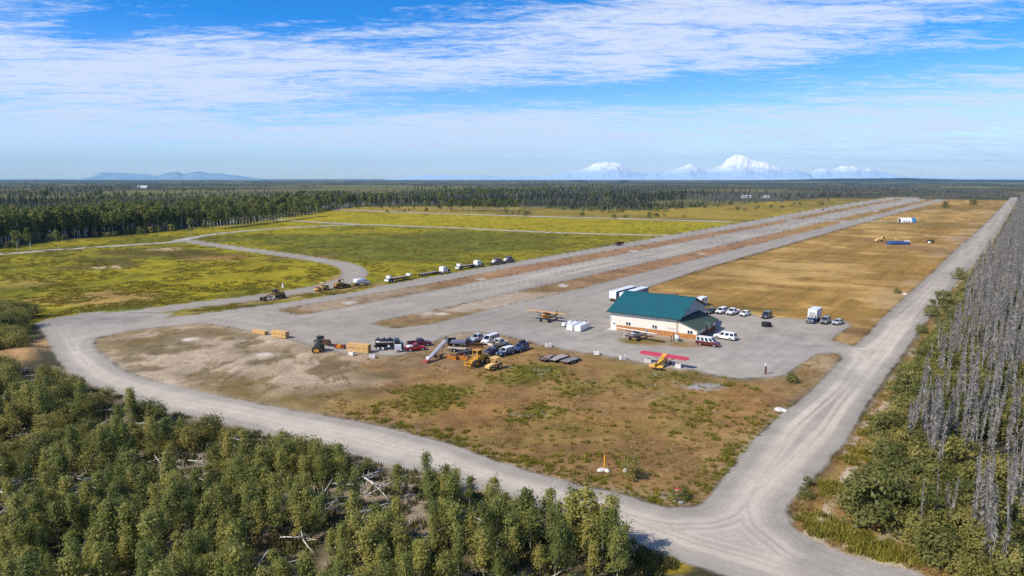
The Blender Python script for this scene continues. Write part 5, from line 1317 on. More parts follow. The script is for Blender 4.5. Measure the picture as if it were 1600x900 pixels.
# black cistern, gate posts, signs
r = empty("water_tank", (0, 0, 0), 0, "squat black round tank standing alone on the apron", "tank")
MB().cyl((0, 0, 0), (0, 0, 1.15), 1.3, 1.24, 22).build("tank_body", BLACK, r)
for z in (.3, .6, .9): MB().cyl((0, 0, z), (0, 0, z + .06), 1.33, 1.33, 22).build("rib", BLACK, r)
MB().cyl((0, 0, 1.15), (0, 0, 1.25), .4, n=12).build("lid", DARK, r)
place(r, 1197.5, 510, ang=0)
r = empty("gate_post", (0, 0, 0), 0, "tall rusty post with a white top at the front edge of the apron", "post")
MB().box((0, 0, 1.05), (.28, .28, 2.1)).build("shaft", mat("rust_red_post", (.16, .05, .035), .8), r); MB().box((.02, 0, 1.95), (.34, .34, .5)).build("white_cap", WHITE, r); MB().box((.12, .15, 1.4), (.1, .1, .4)).build("handle", DARK, r)
place(r, 1196, 584.3, ang=.3)
r = empty("utility_marker", (0, 0, 0), 0, "yellow utility marker pole standing between pale rocks near the loop road", "marker")
MB().cyl((0, 0, 0), (0, 0, 2.05), .11, n=10).build("pole", mat("marker_yellow", (.78, .38, .01), .5), r); MB().cyl((0, 0, 2.05), (0, 0, 2.2), .11, .05, 10).build("cap", MATS["marker_yellow"], r)
place(r, 944.5, 734.5, ang=0)
def stone(name, lab, cat, px, py, sx, sy, sz, seed, group=None, m=ROCK):
    rn = np.random.default_rng(seed)
    bm = bmesh.new(); bmesh.ops.create_icosphere(bm, subdivisions=2, radius=1)
    for v in bm.verts:
        k = .86 + .28 * rn.random(); v.co *= k; v.co.x *= sx; v.co.y *= sy; v.co.z = max(v.co.z * sz, -sz * .35)
    me = bpy.data.meshes.new(name); bm.to_mesh(me); bm.free(); me.materials.append(m)
    ob = bpy.data.objects.new(name, me); COL.objects.link(ob); p = G(px, py); ob.location = (p.x, p.y, sz * .3); ob.rotation_euler = (0, 0, rn.random() * 6)
    return tag(ob, lab, cat, group)
stone("rock", "flat pale rock left of the yellow marker pole", "rock", 940.5, 736, .75, .5, .35, 1); stone("rock", "pale rounded rock right of the yellow marker pole", "rock", 948.5, 737, .5, .4, .32, 2)
stone("rock", "pale rock beside the small green bush near the marker pole", "rock", 977.5, 737, .4, .35, .4, 3)
stone("rock", "broad flat white rock at the edge of the east road", "rock", 1217, 641, 1.1, .8, .35, 4); stone("rock", "small pale rock right of the broad flat rock at the road edge", "rock", 1226, 643, .6, .5, .4, 5)
stone("rock", "pale rock below the red sign at the road corner", "rock", 1055.5, 783, .35, .3, .28, 6); stone("rock", "grey rock on the road corner beside the red sign", "rock", 1064, 786, .4, .35, .25, 7, None, mat("grey_rock", (.25, .25, .24), .9, 0, .3, 4))
stone("rock", "pale sandy stone in the mown grass beside the east road", "rock", 1414, 460.5, .9, .7, .5, 8)
BG = "pale concrete blocks along the apron edge"
for i, (px, py, lab) in enumerate([(549.5, 555, "pale concrete block below the left half of the big lumber stack"), (581.5, 559.5, "pale concrete block below the right end of the big lumber stack"), (820, 536.5, "pale concrete block above the car with the roof box"), (857, 542, "pale concrete block on the apron edge above the flat trailers"),
    (932, 554, "pale concrete block on the apron edge below the white post"), (973.5, 561.5, "pale concrete block left of the red winged plane on the apron edge"), (1012, 566, "pale concrete block by the tail of the red winged plane"), (1059.5, 574.5, "pale concrete block under the right wing of the red winged plane")]):
    r = empty("concrete_block", (0, 0, 0), 0, lab, "block", BG)
    j = (i * 53 % 7) / 7
    MB().box((0, 0, .42), (1.25 + .25 * j, .8, .8), 0, 0, (.94, .92)).build("block", mat("white_concrete", (.70, .68, .64), .9, 0, .15, 3), r); MB().box((-.1, 0, .86), (.5, .12, .1)).build("lifting_bar", RUST, r)
    place(r, px, py, ang=math.radians(-25 + 50 * j))
stone("rock", "little brown stone on the apron edge right of the first concrete block", "rock", 829, 536, .35, .3, .4, 9, None, RUST)
r = empty("stop_sign", (0, 0, 0), 0, "small red and white sign leaning in a bush at the road corner", "sign")
MB().cyl((0, 0, 0), (0, 0, 1.2), .04, n=8).build("post", STEEL, r)
s_ = MB().box((0, -.06, 1.35), (.95, .05, .62)).build("plate", mat("sign_red", (.50, .03, .04), .5), r); MB().box((0, -.095, 1.35), (.75, .02, .16)).build("bar", WHITE, s_)
place(r, 1059, 781.5, ang=-.3); 
# far end of the strip
r = empty("backhoe", (0, 0, 0), 0, "pale yellow backhoe with a raised arm in the golden field", "backhoe")
MB().loft([rring(x, .9, .9, z, .2) for x, z in ((-3.0, 2.0), (-1.5, 2.2), (0, 2.2))]).build("hood", PALEY, r); MB().box((.6, 0, 2.2), (1.6, 1.7, 1.8)).build("cab", PALEY, r)
for s in (-1, 1): MB().box((.6, s * .87, 2.5), (1.2, .05, .9)).build("window", GLASS, r); wheel(r, .5, s * 1.0, .85, .5, PALEY); wheel(r, -2.4, s * .95, .6, .4, PALEY)
MB().cyl((1.5, 0, 1.6), (2.6, 0, 4.2), .22, n=8).build("boom", PALEY, r); MB().cyl((2.6, 0, 4.2), (8.6, 0, 1.6), .24, n=8).build("arm", PALEY, r); MB().prism([(8.4, .7), (9.4, .7), (9.6, 1.7), (8.5, 1.9)], -.5, .5).build("bucket", PALEY, r)
MB().prism([(-4.3, .3), (-3.3, .3), (-3.3, 1.4), (-3.6, 1.4)], -1.2, 1.2).build("front_bucket", PALEY, r)
place(r, 1378, 377, 1, .0)
r = empty("material_pile", (0, 0, 0), 0, "low stack of building material under a blue tarpaulin in the golden field", "pile")
MB().loft([[(x, -2.2 * k, 0), (x, -2.1 * k, 1.0 * h), (x, -.6, 1.5 * h), (x, .9, 1.4 * h), (x, 2.1 * k, .9 * h), (x, 2.2 * k, 0)] for x, k, h in ((-6.4, .7, .6), (-5.6, .95, 1), (-2, 1.05, 1.05), (2, 1, .95), (5.6, .95, 1), (6.6, .7, .6))]).build("tarpaulin", mat("blue_tarp", (.03, .09, .24), .6, 0, .3, 1.5), r)
MB().box((5.0, -1.0, 1.5), (3.2, .8, .5)).build("white_board", WHITE, r)
for k in range(5): MB().box((-5 + 2.5 * k, -2.35, .2), (1.0, .4, .4)).build("pallet", mat("dark_pallet", (.06, .045, .035), .9), r)
place(r, 1403, 382, 1, .0); r.scale = (1, 1, 1.5)
r = empty("fabric_shelter", (0, 0, 0), 0, "white arched fabric shelter with a blue end beside the far taxiway crossing", "shelter")
def arch(x0, x1, name, m): 
    MB().loft([[(x, math.cos(math.pi * i / 12) * 3.2, math.sin(math.pi * i / 12) * 4.4) for i in range(13)] for x in (x0, x1)], True, False).build(name, m, r)
arch(-6.5, 3.4, "white_cover", WHITE); arch(3.42, 7.2, "blue_cover", mat("shelter_blue", (.05, .20, .42), .6))
MB().box((-6.55, 0, 1.6), (.05, 3.4, 3.2)).build("end_door", DARK, r)
for k in range(3): MB().box((-4 + 2.2 * k, -3.2, .6), (.8, .2, 1.1)).build("side_vent", DARK, r)
place(r, 1416.5, 347.5, 1, .0)
stone("debris_pile", "dark heap of brush with a pale piece in it, right of the blue tarpaulin", "pile", 1454, 378.5, 3.4, 2.2, 1.3, 12, None, mat("dark_brush", (.05, .045, .02), .95, 0, .4, 2)); stone("rock", "white block lying in the dark brush heap", "rock", 1452, 379.5, 1.2, .9, .7, 13, None, WHITE)
r = empty("dump_trailer", (0, 0, 0), 0, "rust brown open trailer at the edge of the green field by the taxiway", "trailer")
MB().box((0, 0, .9), (6.2, 2.3, .2)).build("floor_plate", RUST, r)
for s in (-1, 1): MB().box((0, s * 1.12, 1.55), (6.2, .1, 1.2)).build("side_board", RUST, r); wheel(r, -.6, s * 1.1, .45, .3); wheel(r, .6, s * 1.1, .45, .3)
for s in (-1, 1): MB().box((s * 3.05, 0, 1.55), (.1, 2.2, 1.2)).build("end_board", RUST, r)
place(r, 967, 383.5, ang=HD_ - .3)
place(car('pickup', P_DKG, "dark pickup far down the runway beside the far taxiway", "pickup truck", None), 1286, 328.5, ang=HD_)
place(car('van', WHITE, "white vehicle parked on the turf between runway and taxiway far off", "van", None), 1369.5, 331, ang=HD_ - 1)
place(car('van', WHITE, "white vehicle at the far end of the east road", "van", None), 1588, 310.2, ang=HD_)
def far_house(label, px, py, L_, Wd, h, m, roofm):
    r = empty("house", (0, 0, 0), 0, label, "house", "far buildings beyond the fields")
    MB().box((0, 0, h / 2), (L_, Wd, h)).build("wall", m, r)
    MB().prism([(-Wd / 2 - .6, h), (Wd / 2 + .6, h), (0, h + Wd * .28)], -L_ / 2 - .5, L_ / 2 + .5).build("roof", roofm, r).rotation_euler = (0, 0, math.pi / 2)
    for k in (-.3, .3): MB().box((k * L_, -Wd / 2 - .02, h * .55), (1.6, .1, 1.4)).build("window", GLASS, r)
    MB().box((0, -Wd / 2 - .02, 1.1), (1.1, .1, 2.2)).build("door", DARK, r)
    place(r, px, py, 1, 0)
far_house("long white building at the edge of the dark forest beyond the far field", 1166, 309.2, 18, 9, 3.5, WHITE, P_SILV); far_house("smaller white building right of the long one beyond the far field", 1197, 309.4, 13, 8, 3.2, WHITE, P_SILV)
far_house("white building standing alone in the far forest on the left", 223, 294.2, 40, 14, 7, WHITE, WHITE)
r = empty("light_pole", (0, 0, 0), 0, "white topped marker pole behind the road grader", "pole")
MB().cyl((0, 0, 0), (0, 0, 2.6), .09, n=8).build("pole", DARK, r); MB().box((0, 0, 3.3), (.5, .4, 1.5)).build("head", WHITE, r)
place(r, 442.5, 461.5, ang=0)
# ------------------------------------------------------------------ plants: prototypes
VR = np.random.default_rng(5)
LEAF = {
 'aspen': leafmat("aspen_leaves", (.135, .165, .040), (.265, .28, .070), (.45, .39, .10), .5, .46),
 'alder': leafmat("alder_leaves", (.115, .130, .034), (.245, .24, .060), (.41, .33, .08), .5, .44),
 'willow': leafmat("willow_leaves", (.105, .122, .032), (.225, .225, .058), (.38, .32, .09), .5, .42),
 'birch': leafmat("birch_leaves", (.075, .105, .024), (.150, .180, .038), (.27, .255, .055), .55, .4, .3),
 'spruce': leafmat("spruce_needles", (.016, .030, .014), (.034, .052, .022), (.066, .078, .032), .7, .1, .3),
 'dry': leafmat("dry_grass", (.25, .155, .050), (.36, .24, .085), (.46, .33, .15), .8, .2, .2),
 'weed': leafmat("green_weeds", (.15, .145, .018), (.25, .225, .03), (.36, .29, .05), .6, .3, .3),
 'flower': leafmat("white_flowers", (.42, .44, .34), (.58, .58, .50), (.74, .72, .66), .7, .1, .5),
 'meadow': leafmat("meadow_blades", (.15, .132, .015), (.205, .172, .016), (.27, .215, .018), .7, .3, .05),
 'brush': leafmat("brush_leaves", (.055, .060, .018), (.11, .11, .03), (.19, .16, .045), .6, .2, .3)}
BARK_P = mat("pale_bark", (.46, .43, .36), .8, 0, .35, 2.5); BARK_W = mat("birch_bark", (.66, .62, .54), .8, 0, .3, 1.0); BARK_D = mat("brown_bark", (.12, .09, .06), .9, 0, .4, 3)
DEADW = mat("dead_spruce_wood", (.27, .252, .228), .9, 0, .4, .8); LOGW = mat("bleached_log", (.60, .57, .52), .85, 0, .3, 1.5)

def leaves_VF(C, size, rng, up=.25, aspect=.75):
    n = len(C)
    q = np.linalg.norm(C[:, :2], axis=1)[:, None] + 1e-3
    nr = rng.normal(size=(n, 3)) * .55 + np.concatenate([C[:, :2] / q * .75, np.full((n, 1), .75)], 1); nr /= np.linalg.norm(nr, axis=1)[:, None]
    a = rng.normal(size=(n, 3)); a -= (a * nr).sum(1)[:, None] * nr; a /= np.linalg.norm(a, axis=1)[:, None]
    b = np.cross(nr, a)
    s = size * (.6 + .8 * rng.random(n))[:, None]
    V = np.stack([C + a * s * .62, C - a * s * .45 + b * s * .52 * aspect, C - a * s * .45 - b * s * .52 * aspect], 1).reshape(-1, 3)
    F = np.arange(3 * n).reshape(n, 3)
    return V, F
def np_mesh(name, V, F, m):
    me = bpy.data.meshes.new(name); k = F.shape[1]
    me.vertices.add(len(V)); me.vertices.foreach_set("co", V.astype(np.float32).ravel())
    me.loops.add(F.size); me.loops.foreach_set("vertex_index", F.astype(np.int32).ravel())
    me.polygons.add(len(F)); me.polygons.foreach_set("loop_start", np.arange(0, F.size, k, dtype=np.int32))
    me.update(calc_edges=True); me.materials.append(m); return me
def crown_points(rng, n, nclump, prof, R, h, z0, spread):
    """leaf centres gathered in clumps through a crown with radius profile prof(t), t 0..1 up the crown"""
    t = rng.random(nclump) ** .85; ang = rng.random(nclump) * 2 * np.pi
    rr = R * prof(t) * np.sqrt(.25 + .75 * rng.random(nclump)); z = z0 + (h - z0) * t
    cc = np.stack([rr * np.cos(ang), rr * np.sin(ang), z], 1)
    k = rng.integers(0, nclump, n); sp = spread * (.6 + .8 * rng.random(nclump))
    P = cc[k] + rng.normal(size=(n, 3)) * sp[k][:, None] * np.array([1, 1, .8])
    P[:, 2] = np.maximum(P[:, 2], .05)
    return P, cc
def stems(rng, h, r, nl, cc, m, name, lean=.03, sides=5):
    mb = MB(); top = Vector((rng.normal() * lean * h, rng.normal() * lean * h, h))
    mid = top * .5 + Vector((rng.normal() * .02 * h, rng.normal() * .02 * h, 0))
    mb.cyl((0, 0, -.15), mid, r, r * .65, sides, False); mb.cyl(mid, top, r * .65, r * .15, sides, False)
    for i in range(nl):
        c = cc[rng.integers(0, len(cc))]; zb = max(.3, c[2] - .25 * h * rng.random() - .1 * h)
        b = top * (zb / h); mb.cyl((b.x, b.y, zb), tuple(c), r * .35, r * .1, 4, False)
    return mb.mesh(name, m)
PROTO = {}
def proto(kind, trunk, crown): PROTO.setdefault(kind, []).append((trunk, crown))
for i in range(6):
    r = np.random.default_rng(100 + i); h = 5.0 + 2.2 * r.random()
    P, cc = crown_points(r, 1400, 30, lambda t: (1 - t) ** .8 * .95 + .06, (.8 + .6 * r.random()), h, h * .22, .42 if i % 2 else .32)
    V, F = leaves_VF(P, .23, r); proto('aspen_tree', stems(r, h * .97, .065, 7, cc, BARK_P, "trunk"), np_mesh("crown", V, F, LEAF['aspen']))
for i in range(6):
    r = np.random.default_rng(200 + i); h = 2.6 + 1.5 * r.random()
    P, cc = crown_points(r, 1500, 34, lambda t: np.sqrt(np.clip(1 - t * t * .85, 0, 1)) * .85 + .15, 1.55 + .6 * r.random(), h, .3, .42)
    V, F = leaves_VF(P, .23, r); proto('alder_bush', stems(r, h * .8, .06, 12, cc, BARK_D, "stems", .1), np_mesh("foliage", V, F, LEAF['alder']))
for i in range(5):
    r = np.random.default_rng(300 + i); h = 2.2 + 1.6 * r.random()
    P, cc = crown_points(r, 1600, 44, lambda t: np.sqrt(np.clip(1 - t * t * .9, 0, 1)) * .8 + .2, 1.7 + .7 * r.random(), h, .25, .30)
    V, F = leaves_VF(P, .24, r); proto('willow_bush', stems(r, h * .8, .05, 10, cc, BARK_D, "stems", .1), np_mesh("foliage", V, F, LEAF['willow']))
for i in range(5):
    r = np.random.default_rng(400 + i); h = 15 + 5 * r.random()
    P, cc = crown_points(r, 700, 24, lambda t: np.sin(np.pi * np.clip(t * .8 + .2, 0, 1)) ** .7 * .8 + .1, 2.5 + .9 * r.random(), h, h * (.38 + .15 * r.random()), .75)
    V, F = leaves_VF(P, .85, r); proto('birch_tree', stems(r, h * .96, .2, 8, cc, BARK_W, "trunk", .03), np_mesh("crown", V, F, LEAF['birch']))
def conifer_VF(r, h, R, layers, per, droop, w0, taper=1.0, z0=.08):
    V = []; F = []
    for k in range(layers):
        t = (k + r.random() * .6) / layers; z = h * (z0 + (1 - z0) * t); rad = R * (1 - t) ** taper + .12
        for j in range(per):
            a = r.random() * 2 * math.pi; q = rad * (.55 + .6 * r.random()); ca, sa = math.cos(a), math.sin(a); w = w0 * (.5 + .8 * r.random()) * (1 - .5 * t)
            b = len(V); dz = -droop * q * (.6 + .8 * r.random())
            V += [(ca * .03, sa * .03, z), (ca * q * .55 - sa * w, sa * q * .55 + ca * w, z + dz * .35), (ca * q, sa * q, z + dz), (ca * q * .55 + sa * w, sa * q * .55 - ca * w, z + dz * .45 - .12)]
            F.append((b, b + 1, b + 2, b + 3))
    return np.array(V), np.array(F)
for i in range(5):
    r = np.random.default_rng(500 + i); h = 11 + 5 * r.random()
    V, F = conifer_VF(r, h, 1.9 + .5 * r.random(), 26, 7, .55, .5, .9)
    mb = MB().cyl((0, 0, -.2), (0, 0, h), .16, .03, 5, False); proto('spruce_tree', mb.mesh("trunk", BARK_D), np_mesh("crown", V, F, LEAF['spruce']))
for i in range(7):
    r = np.random.default_rng(600 + i); h = 9.5 + 4 * r.random()
    V, F = conifer_VF(r, h * .98, (.38 + .30 * r.random()) * (1 if i % 3 else .6), 52 if i % 3 else 26, 5 if i % 3 else 3, 1.0, .011, .35, .12 + .2 * r.random())
    V2 = V.copy(); V2 = V2 + r.normal(size=V2.shape) * .03
    mb = MB(); lx, ly = r.normal() * .6, r.normal() * .6; mb.cyl((0, 0, -.2), (lx * .5, ly * .5, h * .5), .12, .085, 5, False); mb.cyl((lx * .5, ly * .5, h * .5), (lx, ly, h), .085, .015, 5, False)
    V2[:, 0] += lx * V2[:, 2] / h; V2[:, 1] += ly * V2[:, 2] / h
    proto('dead_spruce', mb.mesh("trunk", DEADW), np_mesh("branches", V2, F, DEADW))
# low tufts
def tuft(seed, n, rad, h, w, m, name):
    r = np.random.default_rng(seed); a = r.random(n) * 6.283; q = rad * np.sqrt(r.random(n)); d = r.random(n) * 6.283
    bx = q * np.cos(a); by = q * np.sin(a); hh = h * (.45 + .7 * r.random(n)); lean = .35 * hh
    V = np.stack([np.stack([bx - w * np.cos(d), by - w * np.sin(d), bx * 0 - .05], 1), np.stack([bx + w * np.cos(d), by + w * np.sin(d), bx * 0 - .05], 1),
                  np.stack([bx + lean * np.cos(d + 1.5) + r.normal(size=n) * .1, by + lean * np.sin(d + 1.5) + r.normal(size=n) * .1, hh], 1)], 1).reshape(-1, 3)
    return np_mesh(name, V, np.arange(3 * n).reshape(n, 3), m)
TUFT = {'dry': [tuft(700 + i, 26, .5, .38, .05, LEAF['dry'], "tuft") for i in range(4)], 'weed': [tuft(720 + i, 34, .6, .6, .075, LEAF['weed'], "tuft") for i in range(4)],
        'brush': [tuft(740 + i, 40, .8, .75, .09, LEAF['brush'], "tuft") for i in range(4)]}
def flower(seed):
    r = np.random.default_rng(seed); C = np.stack([r.normal(size=16) * .55, r.normal(size=16) * .55, .40 + .25 * r.random(16)], 1)
    V, F = leaves_VF(C, .17, r); V[:, 2] = .42 + (V[:, 2] - .42) * .45; return np_mesh("flower", V, F, LEAF['flower'])
TUFT['meadow'] = [tuft(780 + i, 30, .75, .38, .09, LEAF['meadow'], 'tuft') for i in range(4)]
TUFT['flower'] = [flower(760 + i) for i in range(4)]

# ------------------------------------------------------------------ scattering
PC = {}
def proto_collection(kind):
    if kind in PC: return PC[kind]
    c = bpy.data.collections.new("prototypes_" + kind)
    src = TUFT.get(kind)
    if src: meshes = src
    else:
        meshes = []
        for t, cr in PROTO[kind]:
            bmj = bmesh.new(); bmj.from_mesh(t); n0 = len(bmj.faces); bmj.from_mesh(cr); bmj.faces.ensure_lookup_table()
            for k, f in enumerate(bmj.faces): f.material_index = 0 if k < n0 else 1
            me = bpy.data.meshes.new(kind); bmj.to_mesh(me); bmj.free(); me.materials.append(t.materials[0]); me.materials.append(cr.materials[0]); meshes.append(me)
    for me in meshes: c.objects.link(bpy.data.objects.new(kind, me))
    PC[kind] = (c, len(meshes)); return PC[kind]
def mass(name, kind, P, S, label, cat):
    """one uncountable mass: instances of a few plants spread over the points P (N x 3)"""
    if len(P) == 0: return
    c, nv = proto_collection(kind); n = len(P)
    me = bpy.data.meshes.new(name); me.vertices.add(n); me.vertices.foreach_set("co", P.astype(np.float32).ravel())
    a = me.attributes.new("pick", 'INT', 'POINT'); a.data.foreach_set("value", VR.integers(0, nv, n).astype(np.int32))
    a = me.attributes.new("turn", 'FLOAT_VECTOR', 'POINT'); R = np.zeros((n, 3)); R[:, 2] = VR.random(n) * 6.283; R[:, :2] = VR.normal(size=(n, 2)) * .05
    a.data.foreach_set("vector", R.astype(np.float32).ravel())
    S = np.asarray(S); S = np.repeat(S[:, None], 3, 1) if S.ndim == 1 else S
    a = me.attributes.new("size", 'FLOAT_VECTOR', 'POINT'); a.data.foreach_set("vector", S.astype(np.float32).ravel())
    ob = bpy.data.objects.new(name, me); COL.objects.link(ob); tag(ob, label, cat, None, 'stuff')
    ng = bpy.data.node_groups.new("scatter_" + name, 'GeometryNodeTree')
    ng.interface.new_socket("Geometry", in_out='INPUT', socket_type='NodeSocketGeometry'); ng.interface.new_socket("Geometry", in_out='OUTPUT', socket_type='NodeSocketGeometry')
    N = ng.nodes; gi = N.new('NodeGroupInput'); go = N.new('NodeGroupOutput'); ip = N.new('GeometryNodeInstanceOnPoints'); ci = N.new('GeometryNodeCollectionInfo'); m2p = N.new('GeometryNodeMeshToPoints')
    ci.inputs['Collection'].default_value = c; ci.inputs['Separate Children'].default_value = True; ci.inputs['Reset Children'].default_value = True
    ip.inputs['Pick Instance'].default_value = True
    def na(nm, t):
        q = N.new('GeometryNodeInputNamedAttribute'); q.data_type = t; q.inputs['Name'].default_value = nm; return [s for s in q.outputs if s.enabled and s.name == 'Attribute'][0]
    ng.links.new(gi.outputs[0], m2p.inputs['Mesh']); ng.links.new(m2p.outputs[0], ip.inputs['Points']); ng.links.new(ci.outputs[0], ip.inputs['Instance'])
    ng.links.new(na("pick", 'INT'), ip.inputs['Instance Index']); ng.links.new(na("turn", 'FLOAT_VECTOR'), ip.inputs['Rotation']); ng.links.new(na("size", 'FLOAT_VECTOR'), ip.inputs['Scale'])
    ng.links.new(ip.outputs[0], go.inputs[0])
    md = ob.modifiers.new("scatter", 'NODES'); md.node_group = ng
    return ob
def grow(kind, part_names, p, s, label, cat, group, k=None, tilt=0.04, name=None):
    t, c = PROTO[kind][k if k is not None else random.randrange(len(PROTO[kind]))]
    r = bpy.data.objects.new(name or kind, None); r.empty_display_size = .3; COL.objects.link(r)
    r.location = (p[0], p[1], 0 if len(p) < 3 else p[2]); r.rotation_euler = (random.gauss(0, tilt), random.gauss(0, tilt), random.random() * 6.283)
    r.scale = (s, s, s) if not hasattr(s, '__len__') else s
    tag(r, label, cat, group)
    for nm, me in zip(part_names, (t, c)):
        o = bpy.data.objects.new(nm, me); COL.objects.link(o); o.parent = r
    return r
def jitter_grid(x0, x1, y0, y1, d, j=.85):
    gx, gy = np.meshgrid(np.arange(x0, x1, d), np.arange(y0, y1, d)); gx = gx.ravel(); gy = gy.ravel()
    return gx + (VR.random(len(gx)) - .5) * d * 2 * j * .6, gy + (VR.random(len(gx)) - .5) * d * 2 * j * .6
def in_view(x, y, deg=38.5, near=50): return (np.abs(np.degrees(np.arctan2(x, y))) < deg) & (y > near)
def pixel_points(n, px0, px1, py0, py1):
    """ground points spread so that near and far ground is covered alike"""
    px = px0 + (px1 - px0) * VR.random(n); py = py0 + (py1 - py0) * VR.random(n)
    X = (px - 800) / FPX; Yv = -(py - 450) / FPX
    dy = math.cos(PITCH) + Yv * math.sin(PITCH); dz = -math.sin(PITCH) + Yv * math.cos(PITCH); t = -CAM_H / dz
    return X * t, dy * t
def gfield(x, y):
    a, b = gravel_field(x, y); return np.maximum(a, b)

def to_px(p):
    d = Vector((p[0], p[1], -CAM_H)); f = Vector((0, math.cos(PITCH), -math.sin(PITCH))); u = Vector((0, math.sin(PITCH), math.cos(PITCH)))
    return 800 + FPX * d.x / d.dot(f), 450 - FPX * d.dot(u) / d.dot(f)
def thicket_zone(p):
    x_, y_ = to_px(p); e = edge_txt(p) < 6
    col = ("at the left end of", "left of the middle of", "in the middle of", "right of the middle of", "at the right end of")[min(4, max(0, int(x_ // 205)))]
    row = "at the road rim " if e else ("far back " if y_ < 655 else "deep in the back " if y_ < 745 else ("midway " if y_ < 850 else "in the nearest part "))
    return row + col + " the near thicket"
def spruce_zone(p):
    u_ = p[0] * UD[0] + p[1] * UD[1]; v_ = p[0] * VD[0] + p[1] * VD[1]; i_ = v_ - np.interp(u_, [a for a, b in r_edge_uv], [b for a, b in r_edge_uv])
    a_ = "beside the lower right corner" if u_ < 100 else ("just above the road corner" if u_ < 125 else ("across the road from the infield" if u_ < 155 else ("across the road from the apron turnoff" if u_ < 200 else "across the road from the golden field")))
    return ("front rank " if i_ < 10 else ("second rank " if i_ < 22 else "deep ")) , a_
# near thicket -------------------------------------------------------
x, y = jitter_grid(-120, 30, 52, 175, 1.85)
m = in_view(x, y, 40) & (poly_sd(thicket, x, y) > 1.2) & (gfield(x, y) < -1.6)
x, y = x[m], y[m]; sdt = poly_sd(thicket, x, y)
gapn = fbm(x / 7.5, y / 7.5, 3, 1) + .15 * fbm(x / 2.5, y / 2.5, 2, 4)
gap = np.zeros(len(x))
for bx, by, rx, ry in ((20, 770, 42, 26), (190, 715, 26, 10), (330, 760, 30, 16), (110, 640, 22, 9), (55, 700, 40, 10), (90, 880, 30, 18), (660, 838, 40, 14), (690, 885, 36, 16), (590, 770, 24, 10), (420, 722, 16, 8), (290, 880, 40, 12), (120, 745, 26, 8), (240, 690, 18, 7)):
    gap = np.maximum(gap, blob(bx, by, rx, ry, x, y, gapn * .6))
keep = (gap < .5) & (gapn < .10 - .09 * sstep(72, 95, y))
aspn = fbm(x / 14, y / 14, 3, 6) + .55 * sstep(98, 76, y) - .30 * sstep(5, 2, sdt) - .12
isasp = aspn > VR.random(len(x)) * .36 - .10
AX = np.stack([x, y], 1)
A1 = AX[keep & isasp]; A2 = AX[keep & ~isasp]
A1 = A1[np.argsort(A1[:, 1])]; A2 = A2[np.argsort(A2[:, 1])]
def edge_txt(p):
    return float(poly_sd(thicket, np.array([p[0]]), np.array([p[1]]))[0])
for p in A1[:300]:
    e = edge_txt(p) < 7
    s = .48 + .45 * random.random(); w_ = "tall" if s > .8 else ("small" if s < .62 else "middling")
    grow('aspen_tree', ("trunk", "crown"), p, (lambda q: (s * q, s * q, s * 1.08))(.7 + .5 * random.random()), w_ + " pale stemmed aspen " + thicket_zone(p), "tree", w_ + " young aspens " + thicket_zone(p))
P = A1[300:]; mass("aspen_thicket", 'aspen_tree', np.concatenate([P, np.zeros((len(P), 1))], 1), .5 + .4 * VR.random(len(P)), "young aspens farther back in the near thicket", "thicket")
for p in A2[:300]:
    e = edge_txt(p) < 7
    grow('alder_bush', ("stems", "foliage"), p, (s := .5 + .55 * random.random()), (w_ := "broad" if s > .85 else ("low" if s < .66 else "middling")) + " olive alder bush " + thicket_zone(p), "bush", w_ + " alder bushes " + thicket_zone(p))
P = A2[300:]; mass("alder_thicket", 'alder_bush', np.concatenate([P, np.zeros((len(P), 1))], 1), .5 + .55 * VR.random(len(P)), "alder bushes farther back in the near thicket", "thicket")
print("thicket", len(A1), len(A2))
for px, py, s, lab in ((925, 868, 1.18, "tallest dark poplar at the right end of the thicket, its top over the road"), (895, 862, 1.0, "poplar with a bare broken top left of the tallest dark poplar"), (955, 878, 1.02, "leafy poplar right of the tallest dark poplar"), (825, 848, 1.0, "poplar with a forked top over the road edge, left of the tall group"), (622, 775, .75, "thin young poplar rising over the road edge above a round bush"), (680, 790, .8, "bushy dark poplar right of the thin young poplar")):
    p = G(px, py); grow('aspen_tree', ("trunk", "crown"), p, (s * 1.1, s * 1.1, s), lab, "tree", None)
# fallen logs in the gaps
gi_ = np.where((gap > .5) | (gapn > .05))[0]; VR.shuffle(gi_)
logm = []
for i in range(6):
    mb = MB(); Lg = 3.2 + i * .6; mb.cyl((-Lg / 2, 0, .25), (0, .25 * (i % 3 - 1), .3), .085, .065, 6); mb.cyl((0, .25 * (i % 3 - 1), .3), (Lg / 2, 0, .35 + .1 * (i % 2)), .065, .03, 6)
    for k in range(3): mb.cyl((Lg * (.1 * k - .2), 0, .3), (Lg * (.1 * k - .05), .5 * (-1) ** k, .75), .035, .015, 4, False)
    logm.append(mb.mesh("fallen_log", LOGW))
for n_, i in enumerate(gi_[:130]):
    o = bpy.data.objects.new("fallen_log", logm[n_ % 6]); COL.objects.link(o); o.location = (x[i], y[i], .1 + .3 * random.random()); o.rotation_euler = (random.gauss(0, .1), random.gauss(.02, .12), random.gauss(.2, .9)); o.scale = (1, 1.1, 1.1)
    tag(o, "bleached fallen log lying in a gap of the near thicket", "log", "bleached logs in the thicket")
i = VR.permutation(len(x))[:900]
mass("undergrowth", 'brush', np.stack([x[i], y[i], x[i] * 0], 1), .8 + .9 * VR.random(len(i)), "low brown and olive undergrowth between the bushes", "undergrowth")

